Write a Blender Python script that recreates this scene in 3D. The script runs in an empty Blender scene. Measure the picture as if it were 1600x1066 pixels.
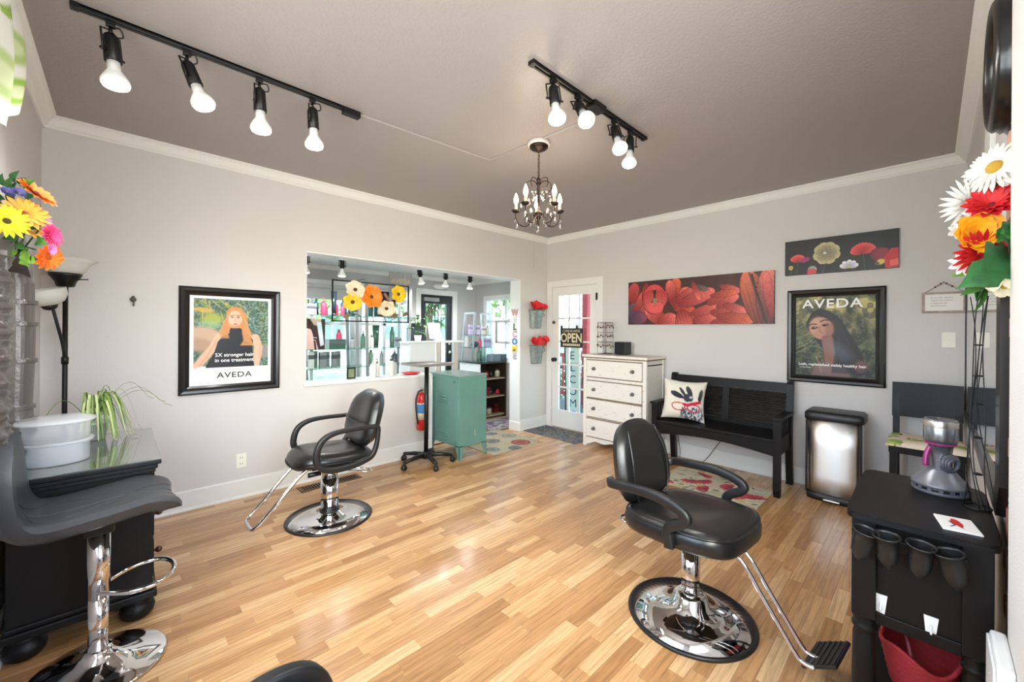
import bpy, bmesh, math, random
import numpy as np
from mathutils import Vector, Matrix

# ------------------------------------------------------------------ camera, world, exposure
SC = bpy.context.scene
COL = SC.collection
R_ = random.Random(7)
PI = math.pi
YAW, ROLL, FPX, CYP, EYE = .8027, .0076, 632.578, 516.35, 1.4

cam_d = bpy.data.cameras.new('camera')
cam = bpy.data.objects.new('camera', cam_d)
COL.objects.link(cam)
_F = Vector((math.cos(YAW), math.sin(YAW), 0)); _R = Vector((math.sin(YAW), -math.cos(YAW), 0)); _U = Vector((0, 0, 1))
_R2 = _R * math.cos(ROLL) + _U * math.sin(ROLL); _U2 = _U * math.cos(ROLL) - _R * math.sin(ROLL)
_m = Matrix((_R2, _U2, -_F)).transposed().to_4x4(); _m.translation = (0, 0, EYE)
cam.matrix_world = _m
cam_d.sensor_width = 36; cam_d.lens = FPX / 1600 * 36
cam_d.shift_y = -(533 - CYP) / 1600
cam_d.clip_start = .02; cam_d.clip_end = 200
SC.camera = cam

SC.view_settings.view_transform = 'Standard'
SC.view_settings.look = 'None'
SC.view_settings.exposure = 0.16
SC.view_settings.gamma = 1
SC.view_settings.use_curve_mapping = False

world = bpy.data.worlds.new('world'); SC.world = world; world.use_nodes = True
_nt = world.node_tree; _nt.nodes.clear()
_o = _nt.nodes.new('ShaderNodeOutputWorld'); _b = _nt.nodes.new('ShaderNodeBackground')
_sk = _nt.nodes.new('ShaderNodeTexSky'); _sk.sky_type = 'HOSEK_WILKIE'; _sk.turbidity = 6
_sk.sun_direction = Vector((-.5, -.6, .62)).normalized(); _sk.ground_albedo = .4
_b.inputs[1].default_value = 34
_nt.links.new(_sk.outputs[0], _b.inputs[0]); _nt.links.new(_b.outputs[0], _o.inputs[0])

_sun = bpy.data.lights.new('sun', 'SUN'); _sun.energy = 7; _sun.angle = .02; _sun.color = (1, .96, .9)
_suno = bpy.data.objects.new('sun', _sun); COL.objects.link(_suno); _suno.location = (0, 0, 20)
_suno.rotation_euler = Vector((.0, .22, -1)).to_track_quat('-Z', 'Y').to_euler()

def area_light(name, loc, look, sx, sy, watt, col=(1, 1, 1), portal=False):
    d = bpy.data.lights.new(name, 'AREA'); d.shape = 'RECTANGLE'; d.size = sx; d.size_y = sy
    d.energy = watt; d.color = col
    o = bpy.data.objects.new(name, d); COL.objects.link(o); o.location = loc
    o.rotation_euler = Vector(look).to_track_quat('-Z', 'Y').to_euler()
    if portal: d.cycles.is_portal = True
    return o
# daylight entering by the windows of the wall beside the camera, the front porch and the glazed door
area_light('daylight_side_window', (-.50, 1.25, 1.62), (1, .15, .08), 1.7, 1.5, 31, (.88, .95, 1))
area_light('daylight_near_window', (.75, -.30, 1.62), (.8, 1, .05), 1.3, 1.5, 36, (.88, .95, 1))
area_light('porch_window_portal', (2.45, 5.86, 1.4), (0, -1, 0), 1.8, 1.4, 1, portal=True)
area_light('porch_side_portal', (4.76, 4.85, 1.45), (-1, 0, 0), 1.2, 1.1, 1, portal=True)
area_light('side_door_portal', (4.78, 3.48, 1.05), (-1, 0, 0), .6, 1.8, 1, portal=True)

# ------------------------------------------------------------------ helpers
def lin(c):
    return tuple(((v / 255) / 12.92 if v / 255 <= .04045 else ((v / 255 + .055) / 1.055) ** 2.4) for v in c)

MATS = {}
def mat(name, rgb=(200, 200, 200), rough=.5, metal=0, bump=0, bscale=60, var=0, vscale=6, coat=0, trans=0, emit=0, attr=None, spec=None, sheen=0, alpha=None, ior=None, stretch=None):
    if name in MATS: return MATS[name]
    m = bpy.data.materials.new(name); m.use_nodes = True
    nt = m.node_tree; N = nt.nodes; L = nt.links; p = N['Principled BSDF']
    c = lin(rgb) + (1,)
    p.inputs['Base Color'].default_value = c
    p.inputs['Roughness'].default_value = rough; p.inputs['Metallic'].default_value = metal
    if coat: p.inputs['Coat Weight'].default_value = coat; p.inputs['Coat Roughness'].default_value = .12
    if trans: p.inputs['Transmission Weight'].default_value = trans
    if ior: p.inputs['IOR'].default_value = ior
    if spec is not None: p.inputs['Specular IOR Level'].default_value = spec
    if sheen: p.inputs['Sheen Weight'].default_value = sheen
    if alpha is not None: p.inputs['Alpha'].default_value = alpha
    if emit: p.inputs['Emission Color'].default_value = c; p.inputs['Emission Strength'].default_value = emit
    if bump or var:
        tc = N.new('ShaderNodeTexCoord'); vec = tc.outputs['Object']
        if stretch:
            mp = N.new('ShaderNodeMapping'); mp.inputs['Scale'].default_value = stretch
            L.new(vec, mp.inputs[0]); vec = mp.outputs[0]
    if attr:
        a = N.new('ShaderNodeAttribute'); a.attribute_name = attr; L.new(a.outputs['Color'], p.inputs['Base Color'])
    elif var:
        n = N.new('ShaderNodeTexNoise'); n.inputs['Scale'].default_value = vscale; n.inputs['Detail'].default_value = 5
        L.new(vec, n.inputs['Vector'])
        r = N.new('ShaderNodeValToRGB'); e = r.color_ramp.elements
        e[0].position = .3; e[1].position = .7
        e[0].color = tuple(v * (1 - var) for v in c[:3]) + (1,); e[1].color = tuple(min(1, v * (1 + var)) for v in c[:3]) + (1,)
        L.new(n.outputs[0], r.inputs[0]); L.new(r.outputs[0], p.inputs['Base Color'])
    if bump:
        n = N.new('ShaderNodeTexNoise'); n.inputs['Scale'].default_value = bscale; n.inputs['Detail'].default_value = 3
        L.new(vec, n.inputs['Vector'])
        b = N.new('ShaderNodeBump'); b.inputs['Strength'].default_value = bump; b.inputs['Distance'].default_value = .004
        L.new(n.outputs[0], b.inputs['Height']); L.new(b.outputs[0], p.inputs['Normal'])
    MATS[name] = m
    return m

def glass_mat(name, tint=(235, 245, 240), refl=.08):
    if name in MATS: return MATS[name]
    m = bpy.data.materials.new(name); m.use_nodes = True
    nt = m.node_tree; N = nt.nodes; L = nt.links; N.remove(N['Principled BSDF'])
    t = N.new('ShaderNodeBsdfTransparent'); t.inputs[0].default_value = lin(tint) + (1,)
    g = N.new('ShaderNodeBsdfGlossy'); g.inputs['Roughness'].default_value = .02
    lw = N.new('ShaderNodeLayerWeight'); lw.inputs[0].default_value = .5
    pw = N.new('ShaderNodeMath'); pw.operation = 'POWER'; pw.inputs[1].default_value = 4; L.new(lw.outputs['Facing'], pw.inputs[0])
    f = N.new('ShaderNodeMath'); f.operation = 'MULTIPLY_ADD'; f.inputs[1].default_value = .6; f.inputs[2].default_value = .03; L.new(pw.outputs[0], f.inputs[0])
    x = N.new('ShaderNodeMixShader')
    L.new(f.outputs[0], x.inputs[0]); L.new(t.outputs[0], x.inputs[1]); L.new(g.outputs[0], x.inputs[2])
    L.new(x.outputs[0], N['Material Output'].inputs[0])
    MATS[name] = m
    return m

def catmull(pts, k=6, closed=False):
    P = [Vector(p) for p in pts]; n = len(P); out = []
    seg = n if closed else n - 1
    for i in range(seg):
        if closed: a, b, c, d = P[(i - 1) % n], P[i], P[(i + 1) % n], P[(i + 2) % n]
        else: a, b, c, d = P[max(i - 1, 0)], P[i], P[i + 1], P[min(i + 2, n - 1)]
        for j in range(k):
            t = j / k
            out.append(.5 * ((2 * b) + (c - a) * t + (2 * a - 5 * b + 4 * c - d) * t * t + (3 * b - a - 3 * c + d) * t ** 3))
    if not closed: out.append(P[-1])
    return out

class MB:
    def __init__(s): s.v = []; s.f = []; s.sm = []; s.col = None
    def add(s, vs, fs, smooth=False, M=None):
        o = len(s.v)
        s.v += [tuple(M @ Vector(v)) if M is not None else tuple(v) for v in vs]
        s.f += [tuple(i + o for i in f) for f in fs]; s.sm += [smooth] * len(fs)
        return s
    def box(s, c, d, M=None, bv=0):
        x, y, z = (v / 2 for v in d)
        T = Matrix.Translation(c) @ (M.to_4x4() if M is not None else Matrix.Identity(4))
        b = min(bv, x * .98, y * .98, z * .98)
        if b <= 0:
            vs = [(i, j, k) for i in (-x, x) for j in (-y, y) for k in (-z, z)]
            return s.add(vs, [(0, 1, 3, 2), (4, 6, 7, 5), (0, 4, 5, 1), (2, 3, 7, 6), (0, 2, 6, 4), (1, 5, 7, 3)], False, T)
        bm = bmesh.new(); bmesh.ops.create_cube(bm, size=1)
        bmesh.ops.scale(bm, vec=(2 * x, 2 * y, 2 * z), verts=bm.verts)
        bmesh.ops.bevel(bm, geom=bm.edges[:], offset=b, segments=3 if b > .012 else 2, affect='EDGES', profile=.5)
        bm.verts.index_update()
        s.add([v.co.copy() for v in bm.verts], [[v.index for v in f.verts] for f in bm.faces], b > .012, T); bm.free()
        return s
    def b2(s, lo, hi, bv=0):
        return s.box([(a + b) / 2 for a, b in zip(lo, hi)], [abs(b - a) for a, b in zip(lo, hi)], None, bv)
    def ring(s, rings, cap=True, smooth=True, closed=False, M=None):
        n = len(rings[0]); vs = [p for r in rings for p in r]; fs = []
        m = len(rings)
        for i in range(m if closed else m - 1):
            a, b = i * n, ((i + 1) % m) * n
            for j in range(n):
                k = (j + 1) % n
                fs.append((a + j, a + k, b + k, b + j))
        if cap and not closed: fs += [tuple(range(n))[::-1], tuple(range((m - 1) * n, m * n))]
        return s.add(vs, fs, smooth, M)
    def cyl(s, p0, p1, r0, r1=None, n=16, smooth=True):
        r1 = r0 if r1 is None else r1
        p0, p1 = Vector(p0), Vector(p1); d = (p1 - p0).normalized()
        a = d.orthogonal().normalized(); b = d.cross(a)
        rr = []
        for p, r in ((p0, r0), (p1, r1)):
            rr.append([p + (a * math.cos(t) + b * math.sin(t)) * r for t in (2 * PI * i / n for i in range(n))])
        return s.ring(rr, True, smooth)
    def lathe(s, prof, c=(0, 0, 0), n=24, M=None, cap=True):
        T = Matrix.Translation(c) @ (M.to_4x4() if M is not None else Matrix.Identity(4))
        rr = [[(max(r, 1e-5) * math.cos(2 * PI * i / n), max(r, 1e-5) * math.sin(2 * PI * i / n), z) for i in range(n)] for r, z in prof]
        return s.ring(rr, cap, True, M=T)
    def tube(s, pts, r, n=8, closed=False, sq=None, up=None, smooth=True, cap=True):
        P = [Vector(p) for p in pts]; m = len(P); rr = []
        up = Vector(up) if up else None; a = None
        for i, p in enumerate(P):
            if closed: d = P[(i + 1) % m] - P[(i - 1) % m]
            else: d = P[min(i + 1, m - 1)] - P[max(i - 1, 0)]
            d = d.normalized() if d.length > 1e-9 else Vector((0, 0, 1))
            if up is not None:
                a = d.cross(up); a = a.normalized() if a.length > 1e-6 else d.orthogonal().normalized()
            elif a is None: a = d.orthogonal().normalized()
            else:
                a = a - d * a.dot(d); a = a.normalized() if a.length > 1e-6 else d.orthogonal().normalized()
            b = d.cross(a)
            ri = r[i] if isinstance(r, (list, tuple)) else r
            if sq:
                w, h = sq[0] * (ri), sq[1] * (ri)
                loop = []
                for t in (2 * PI * (k + .5) / n for k in range(n)):
                    ct, st = math.cos(t), math.sin(t)
                    e = .45
                    loop.append(p + a * w * math.copysign(abs(ct) ** e, ct) + b * h * math.copysign(abs(st) ** e, st))
                rr.append(loop)
            else:
                rr.append([p + (a * math.cos(t) + b * math.sin(t)) * ri for t in (2 * PI * k / n for k in range(n))])
        return s.ring(rr, cap, smooth, closed)
    def prism(s, poly, z0, z1, M=None, smooth=False):
        n = len(poly)
        vs = [(x, y, z0) for x, y in poly] + [(x, y, z1) for x, y in poly]
        fs = [tuple(range(n))[::-1], tuple(range(n, 2 * n))] + [(i, (i + 1) % n, n + (i + 1) % n, n + i) for i in range(n)]
        return s.add(vs, fs, smooth, M)
    def ball(s, c, r, n=14, m=8, M=None):
        r = (r, r, r) if isinstance(r, (int, float)) else r
        rr = []
        for j in range(m + 1):
            t = PI * j / m - PI / 2; k = max(math.cos(t), .001)
            rr.append([(r[0] * k * math.cos(2 * PI * i / n), r[1] * k * math.sin(2 * PI * i / n), r[2] * math.sin(t)) for i in range(n)])
        T = Matrix.Translation(c) @ (M.to_4x4() if M is not None else Matrix.Identity(4))
        return s.ring(rr, True, True, M=T)
    def sheet(s, g, smooth=True, M=None, thick=0):
        nr, nc = len(g), len(g[0])
        vs = [p for row in g for p in row]
        fs = [(i * nc + j, i * nc + j + 1, (i + 1) * nc + j + 1, (i + 1) * nc + j) for i in range(nr - 1) for j in range(nc - 1)]
        if thick:
            G = [[Vector(p) for p in row] for row in g]; back = []
            for i in range(nr):
                for j in range(nc):
                    u = G[min(i + 1, nr - 1)][j] - G[max(i - 1, 0)][j]; v = G[i][min(j + 1, nc - 1)] - G[i][max(j - 1, 0)]
                    nn = v.cross(u); nn = nn.normalized() if nn.length > 1e-12 else Vector((0, 0, 1))
                    back.append(G[i][j] - nn * -thick)
            o = len(vs); vs = vs + back
            fs = fs + [(o + f[3], o + f[2], o + f[1], o + f[0]) for f in fs]
            edge = [(0, j) for j in range(nc)] + [(i, nc - 1) for i in range(1, nr)] + [(nr - 1, j) for j in range(nc - 2, -1, -1)] + [(i, 0) for i in range(nr - 2, 0, -1)]
            idx = [i * nc + j for i, j in edge]; n = len(idx)
            fs += [(idx[(k + 1) % n], idx[k], o + idx[k], o + idx[(k + 1) % n]) for k in range(n)]
        return s.add(vs, fs, smooth, M)
    def mesh(s, name):
        me = bpy.data.meshes.new(name); me.from_pydata(s.v, [], s.f)
        if any(s.sm): me.polygons.foreach_set('use_smooth', s.sm)
        if s.col is not None:
            a = me.color_attributes.new('Col', 'FLOAT_COLOR', 'POINT'); a.data.foreach_set('color', np.asarray(s.col, np.float32).ravel())
        me.update()
        return me

def tagit(o, label=None, cat=None, group=None, kind=None):
    for k, v in (('label', label), ('category', cat), ('group', group), ('kind', kind)):
        if v: o[k] = v
    return o
def ob(name, mb, m, parent=None, label=None, cat=None, group=None, kind=None, loc=None, rot=None):
    me = mb.mesh(name) if isinstance(mb, MB) else mb
    o = bpy.data.objects.new(name, me); COL.objects.link(o)
    if m is not None and not me.materials: me.materials.append(m)
    if parent is not None: o.parent = parent
    if loc is not None: o.location = loc
    if rot is not None: o.rotation_euler = rot
    return tagit(o, label, cat, group, kind)
def thing(name, label, cat, loc=(0, 0, 0), rz=0, group=None):
    o = bpy.data.objects.new(name, None); COL.objects.link(o); o.location = loc; o.rotation_euler = (0, 0, rz)
    o.empty_display_size = .05
    return tagit(o, label, cat, group)
def struct(name, mb, m, parent=None, label=None):
    return ob(name, mb, m, parent, label, kind=None if parent else 'structure')
def dup(o, parent=None, **k):
    c = o.copy(); COL.objects.link(c)
    if parent is not None: c.parent = parent
    for ch in list(o.children): dup(ch, c)
    for q, v in k.items(): c[q] = v
    return c
def at(x, y, t):
    a, b = (x - 800) / FPX, (CYP - y) / FPX
    d = _F + _R2 * a + _U2 * b
    return Vector((0, 0, EYE)) + d * t
def rotm(ax, a): return Matrix.Rotation(a, 4, ax)

def text(name, s, size, m, parent, M, xs=1, extr=.0006, align='CENTER', group=None, space=1, bold=0):
    c = bpy.data.curves.new(name, 'FONT'); c.body = s; c.size = size; c.align_x = align; c.align_y = 'CENTER'; c.extrude = extr
    c.space_character = space; c.resolution_u = 3; c.offset = bold
    t = bpy.data.objects.new(name, c); COL.objects.link(t)
    dg = bpy.context.evaluated_depsgraph_get(); dg.update()
    me = bpy.data.meshes.new_from_object(t.evaluated_get(dg))
    bpy.data.objects.remove(t); bpy.data.curves.remove(c)
    me.transform(M @ Matrix.Diagonal((xs, 1, 1, 1))); me.name = name
    me.materials.clear(); me.materials.append(m)
    o = bpy.data.objects.new(name, me); COL.objects.link(o)
    if parent is not None: o.parent = parent
    return o
def frameM(o, x, y):
    """4x4 with local x, y axes and origin o"""
    x, y = Vector(x).normalized(), Vector(y).normalized(); z = x.cross(y)
    m = Matrix((x, y, z)).transposed().to_4x4(); m.translation = o
    return m

# ------------------------------------------------------------------ painter for flat prints and woven patterns
class Cv:
    def __init__(s, w, h, nx, ny, bg):
        s.w, s.h, s.nx, s.ny = w, h, nx, ny
        s.u, s.v = np.meshgrid(np.linspace(0, 1, nx), np.linspace(0, 1, ny))   # u right, v down
        s.a = np.zeros((ny, nx, 3)); s.a[:] = np.array(bg) / 255
        s.asp = h / w
        s.rng = np.random.default_rng(3)
    def mix(s, k, col):
        k = np.clip(k, 0, 1)[..., None]; c = np.array(col) / 255 if not isinstance(col, np.ndarray) else col
        s.a = s.a * (1 - k) + c * k
    def d(s, cx, cy, rot=0):
        x, y = s.u - cx, (s.v - cy) * s.asp
        c, q = math.cos(rot), math.sin(rot)
        return x * c + y * q, -x * q + y * c
    def ell(s, cx, cy, rx, ry, col, rot=0, soft=.15, op=1):
        x, y = s.d(cx, cy, rot); r = np.sqrt((x / rx) ** 2 + (y / ry) ** 2)
        s.mix(np.clip((1 - r) / soft + .5, 0, 1) * op, col)
    def poly(s, pts, col, op=1):
        ins = np.zeros(s.u.shape, bool); n = len(pts)
        for i in range(n):
            (x0, y0), (x1, y1) = pts[i], pts[(i + 1) % n]
            if y0 == y1: continue
            c = ((y0 > s.v) != (y1 > s.v)) & (s.u < (x1 - x0) * (s.v - y0) / (y1 - y0) + x0)
            ins ^= c
        s.mix(ins * float(op), col)
    def line(s, pts, wd, col, op=1, taper=False):
        best = np.full(s.u.shape, 9.); n = len(pts)
        for i in range(n - 1):
            (x0, y0), (x1, y1) = pts[i], pts[i + 1]
            dx, dy = x1 - x0, (y1 - y0) * s.asp
            px, py = s.u - x0, (s.v - y0) * s.asp
            t = np.clip((px * dx + py * dy) / (dx * dx + dy * dy + 1e-12), 0, 1)
            ww = wd * (1 - (i + t) / (n - 1) * .9) if taper else wd
            best = np.minimum(best, np.hypot(px - t * dx, py - t * dy) / ww)
        s.mix(np.clip((1 - best) * 3 + .5, 0, 1) * op, col)
    def noise(s, fx, fy=None, seed=0):
        fy = fy or fx
        g = np.random.default_rng(seed).random((int(fy) + 3, int(fx) + 3))
        x, y = s.u * fx, s.v * fy
        i, j = x.astype(int), y.astype(int); fxx, fyy = x - i, y - j
        fxx = fxx * fxx * (3 - 2 * fxx); fyy = fyy * fyy * (3 - 2 * fyy)
        return (g[j, i] * (1 - fxx) + g[j, i + 1] * fxx) * (1 - fyy) + (g[j + 1, i] * (1 - fxx) + g[j + 1, i + 1] * fxx) * fyy
    def petal(s, cx, cy, ln, wd, ang, c0, c1, edge=(40, 15, 15), stri=18):
        x, y = s.d(cx, cy, ang)
        t = x / ln
        prof = wd * np.sqrt(np.clip(t, 0, 1)) * np.sqrt(np.clip(1 - t, 0, 1)) * 2 * .62 * (1 + .3 * t)
        q = np.abs(y) / np.maximum(prof, 1e-6)
        k = (t > 0) & (t < 1) & (q < 1)
        sh = np.clip(t, 0, 1)[..., None]
        c = np.array(c0) / 255 * (1 - sh) + np.array(c1) / 255 * sh
        c = c * (1 - .25 * (np.sin(y / wd * stri + 3 * t) * .5 + .5) * (1 - t) * np.ones_like(y))[..., None]
        s.a = np.where(k[..., None], c, s.a)
        s.mix(k * np.clip((q - .86) * 7, 0, 1) * .8, edge)
    def colors(s):
        c = np.clip(s.a, 0, 1); l = np.where(c <= .04045, c / 12.92, ((c + .055) / 1.055) ** 2.4)
        return np.concatenate([l, np.ones(l.shape[:2] + (1,))], 2).reshape(-1, 4)
    def mb(s, f):
        """f(u, v) -> 3d arrays"""
        P = np.stack(f(s.u, s.v), -1).reshape(-1, 3)
        b = MB(); nx, ny = s.nx, s.ny
        b.v = [tuple(p) for p in P.tolist()]
        b.f = [(i * nx + j, (i + 1) * nx + j, (i + 1) * nx + j + 1, i * nx + j + 1) for i in range(ny - 1) for j in range(nx - 1)]
        b.sm = [True] * len(b.f); b.col = s.colors()
        return b
    def flat(s, o, x, y):
        """o = top-left corner, x = right direction*width, y = down direction*height"""
        o, x, y = (np.array(v, float) for v in (o, x, y))
        return s.mb(lambda u, v: tuple(o[i] + x[i] * u + y[i] * v for i in range(3)))

# shared materials
BLACKWOOD = mat('black_painted_wood', (15, 14, 15), .45, bump=.05, bscale=90, spec=.28)
LEATHER = mat('black_vinyl', (22, 22, 23), .33, bump=.12, bscale=220, coat=.12)
CHROME = mat('polished_chrome', (222, 222, 225), .06, 1)
BLACKPLASTIC = mat('black_plastic', (20, 20, 21), .42)
BLACKMETAL = mat('black_metal', (18, 18, 19), .38, .3)
WHITETRIM = mat('white_trim_paint', (226, 225, 221), .4)
STEEL = mat('brushed_steel', (222, 219, 215), .36, 1)
_p = STEEL.node_tree.nodes['Principled BSDF']; _p.inputs['Anisotropic'].default_value = .85; _p.inputs['Anisotropic Rotation'].default_value = .25
GLASS = glass_mat('clear_glass')
GREENGLASS = glass_mat('greenish_shelf_glass', (205, 228, 220))
MIRROR = mat('silvered_mirror', (232, 236, 236), .01, 1)
PRINT = mat('print_satin', attr='Col', rough=.4, spec=.3)
CLOTHPRINT = mat('printed_cloth', attr='Col', rough=.9, bump=.3, bscale=500)
CANVASPRINT = mat('printed_canvas', attr='Col', rough=.38, bump=.15, bscale=400)
WHITEP = mat('white_plastic', (236, 236, 234), .35)
# ------------------------------------------------------------------ the room
XB, YA, XL, YR, HC = 4.554, 3.969, -.372, -.185, 2.756
YP, HP = 5.67, 2.26            # back wall and ceiling of the front porch room
WALL = mat('wall_paint', (209, 205, 202), .55, bump=.35, bscale=130)
CEIL = mat('ceiling_paint', (158, 150, 146), .36, bump=.55, bscale=75)
PWALL = mat('porch_wall_paint', (184, 183, 184), .6, bump=.2, bscale=130)
PCEIL = mat('porch_ceiling_paint', (238, 238, 236), .6)

def plank_material():
    m = bpy.data.materials.new('oak_laminate'); m.use_nodes = True
    nt = m.node_tree; N = nt.nodes; L = nt.links; p = N['Principled BSDF']
    tc = N.new('ShaderNodeTexCoord'); oi = N.new('ShaderNodeObjectInfo'); ge = N.new('ShaderNodeNewGeometry')
    ad = N.new('ShaderNodeMath'); ad.operation = 'ADD'; L.new(oi.outputs['Random'], ad.inputs[0]); L.new(ge.outputs['Random Per Island'], ad.inputs[1])
    fr = N.new('ShaderNodeMath'); fr.operation = 'FRACT'; L.new(ad.outputs[0], fr.inputs[0])
    sc = N.new('ShaderNodeVectorMath'); sc.operation = 'MULTIPLY_ADD'
    cb = N.new('ShaderNodeCombineXYZ'); mu = N.new('ShaderNodeMath'); mu.operation = 'MULTIPLY'; mu.inputs[1].default_value = 37
    L.new(fr.outputs[0], mu.inputs[0]); L.new(mu.outputs[0], cb.inputs[0]); L.new(mu.outputs[0], cb.inputs[1])
    L.new(ge.outputs['Position'], sc.inputs[0]); sc.inputs[1].default_value = (1.1, 12, 1); L.new(cb.outputs[0], sc.inputs[2])
    n1 = N.new('ShaderNodeTexNoise'); n1.inputs['Scale'].default_value = 3.2; n1.inputs['Detail'].default_value = 3; n1.inputs['Distortion'].default_value = 1.5
    L.new(sc.outputs[0], n1.inputs['Vector'])
    wv = N.new('ShaderNodeTexWave'); wv.wave_type = 'RINGS'; wv.inputs['Scale'].default_value = .9; wv.inputs['Distortion'].default_value = 7; wv.inputs['Detail'].default_value = 3; wv.inputs['Detail Scale'].default_value = 1.3
    L.new(sc.outputs[0], wv.inputs['Vector'])
    rp = N.new('ShaderNodeValToRGB'); e = rp.color_ramp.elements
    e[0].color = lin((168, 123, 79)) + (1,); e[1].color = lin((216, 180, 136)) + (1,)
    q = e.new(.35); q.color = lin((184, 139, 94)) + (1,)
    q = e.new(.7); q.color = lin((200, 157, 110)) + (1,)
    L.new(fr.outputs[0], rp.inputs[0])
    g = N.new('ShaderNodeValToRGB'); g.color_ramp.elements[0].position = .28; g.color_ramp.elements[0].color = (.66, .62, .56, 1)
    g.color_ramp.elements[1].position = .62; g.color_ramp.elements[1].color = (1.06, 1.05, 1.03, 1)
    L.new(n1.outputs[0], g.inputs[0])
    g2 = N.new('ShaderNodeValToRGB'); g2.color_ramp.elements[0].position = 0; g2.color_ramp.elements[0].color = (.78, .75, .7, 1)
    g2.color_ramp.elements[1].position = .35; g2.color_ramp.elements[1].color = (1, 1, 1, 1)
    L.new(wv.outputs[0], g2.inputs[0])
    m1 = N.new('ShaderNodeMix'); m1.data_type = 'RGBA'; m1.blend_type = 'MULTIPLY'; m1.inputs[0].default_value = .8
    L.new(rp.outputs[0], m1.inputs[6]); L.new(g.outputs[0], m1.inputs[7])
    m2 = N.new('ShaderNodeMix'); m2.data_type = 'RGBA'; m2.blend_type = 'MULTIPLY'; m2.inputs[0].default_value = .7
    L.new(m1.outputs[2], m2.inputs[6]); L.new(g2.outputs[0], m2.inputs[7])
    L.new(m2.outputs[2], p.inputs['Base Color'])
    p.inputs['Roughness'].default_value = .3; p.inputs['Coat Weight'].default_value = .25; p.inputs['Coat Roughness'].default_value = .16
    return m
PLANK = plank_material()
floor = struct('floor', MB().b2((XL - .1, YR - .2, -.1), (XB + .15, YA + .2, -.008)), mat('plank_joint', (92, 62, 36), .6), label='honey oak laminate strip floor')
def build_planks():
    W = .0665; lens = [.27, .33, .39, .45, .52, .6]
    rows = []; rng = random.Random(11)
    y = YR - .06
    while y < YA + .2:
        x = XL - rng.random() * .5
        while x < XB + .1:
            l = rng.choice(lens); x1 = min(x + l, XB + .14)
            if x1 > XL - .05 and x1 - x > .05: rows.append((max(x, XL - .05), x1, y, l))
            x += l
        y += W
    def score(r):
        c = Vector(((r[0] + r[1]) / 2, r[2] + W / 2, -EYE)); fw = c.dot(_F)
        if fw < .3: return 0
        px, py = 800 + FPX * c.dot(_R) / fw, CYP + FPX * EYE / fw
        if not (-60 < px < 1660 and py < 1110): return 0
        return (r[1] - r[0]) / fw ** 3
    rows.sort(key=score, reverse=True)
    cache = {}
    for x0, x1, y, l in rows[:300]:
        k = round(x1 - x0, 3)
        if k not in cache:
            cache[k] = MB().b2((0, .0004, -.01), (k - .0006, W - .0004, 0)).mesh('plank'); cache[k].materials.append(PLANK)
        ob('plank', cache[k], None, floor, loc=(x0, y, 0))
    b = MB()
    for x0, x1, y, l in rows[300:]: b.b2((x0, y + .0004, -.01), (x1 - .0006, y + W - .0004, 0))
    ob('plank', b, PLANK, floor, kind='stuff')
build_planks()

struct('ceiling', MB().b2((XL - .1, YR - .1, HC), (XB + .1, YA + .1, HC + .1)), CEIL)
# wall with the pass-through and the wide opening to the porch
wl = MB()
wl.b2((XL - .1, YA, 0), (1.215, YA + .2, HC)).b2((1.215, YA, 2.112), (4.0, YA + .2, HC)).b2((1.215, YA, 0), (2.54, YA + .2, .872)).b2((4.0, YA, 0), (XB + .05, YA + .2, HC))
struct('wall_left', wl, WALL)
wb = MB()
wb.b2((XB, -.4, 0), (XB + .15, 3.085, HC + .1)).b2((XB, 3.085, 2.03), (XB + .15, 3.868, HC + .1)).b2((XB, 3.868, 0), (XB + .15, YA + .2, HC + .1))
struct('wall_back', wb, WALL)
wr = MB()
wr.b2((XL - .1, YR - .15, 0), (.1, YR, HC)).b2((.1, YR - .15, 0), (1.4, YR, .9)).b2((.1, YR - .15, 2.3), (1.4, YR, HC)).b2((1.4, YR - .15, 0), (XB + .1, YR, HC))
wall_right = struct('wall_right', wr, WALL)
wn = MB()
wn.b2((XL - .15, YR - .1, 0), (XL, .4, HC)).b2((XL - .15, 2.1, 0), (XL, YA + .1, HC)).b2((XL - .15, .4, 0), (XL, 2.1, .9)).b2((XL - .15, .4, 2.3), (XL, 2.1, HC))
struct('wall_near', wn, WALL)
# plaster return close to the camera and the strip of bare brick beside the mirror
pl = MB()
prof = [(1.40, -.2), (1.40, -.150), (1.74, -.150), (1.80, -.154), (1.835, -.165), (1.845, -.2)]
pl.prism(prof, 0, HC, smooth=False)
struct('trim_1', pl, mat('rough_plaster', (226, 224, 220), .8, bump=.9, bscale=160), label='rough white plaster edge beside the brick')
BR = [mat('brick_pink', (196, 150, 130), .9, bump=.8, bscale=60, var=.25, vscale=14), mat('brick_brown', (128, 84, 64), .9, bump=.8, bscale=60, var=.3, vscale=14)]
for i in range(36):
    z = .03 + i * .0755; off = (.0, .09)[i % 2]
    for k, x0 in enumerate((1.86 - off, 2.05 - off)):
        x0, x1 = max(x0, 1.85), min(x0 + .18, 2.10)
        if x1 - x0 > .03:
            b = MB().b2((x0, YR - .01, z), (x1, YR + .008 + R_.random() * .008, z + .062), .003)
            ob('brick', b, BR[0 if i > 17 else 1], wall_right)
# white-painted pilaster further along the same wall
struct('trim_2', MB().b2((2.62, YR, 1.66), (2.86, YR + .018, 2.62), .003), mat('white_pilaster', (232, 230, 226), .6, bump=.4, bscale=150), label='white painted wall strip behind the round frame')

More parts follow.
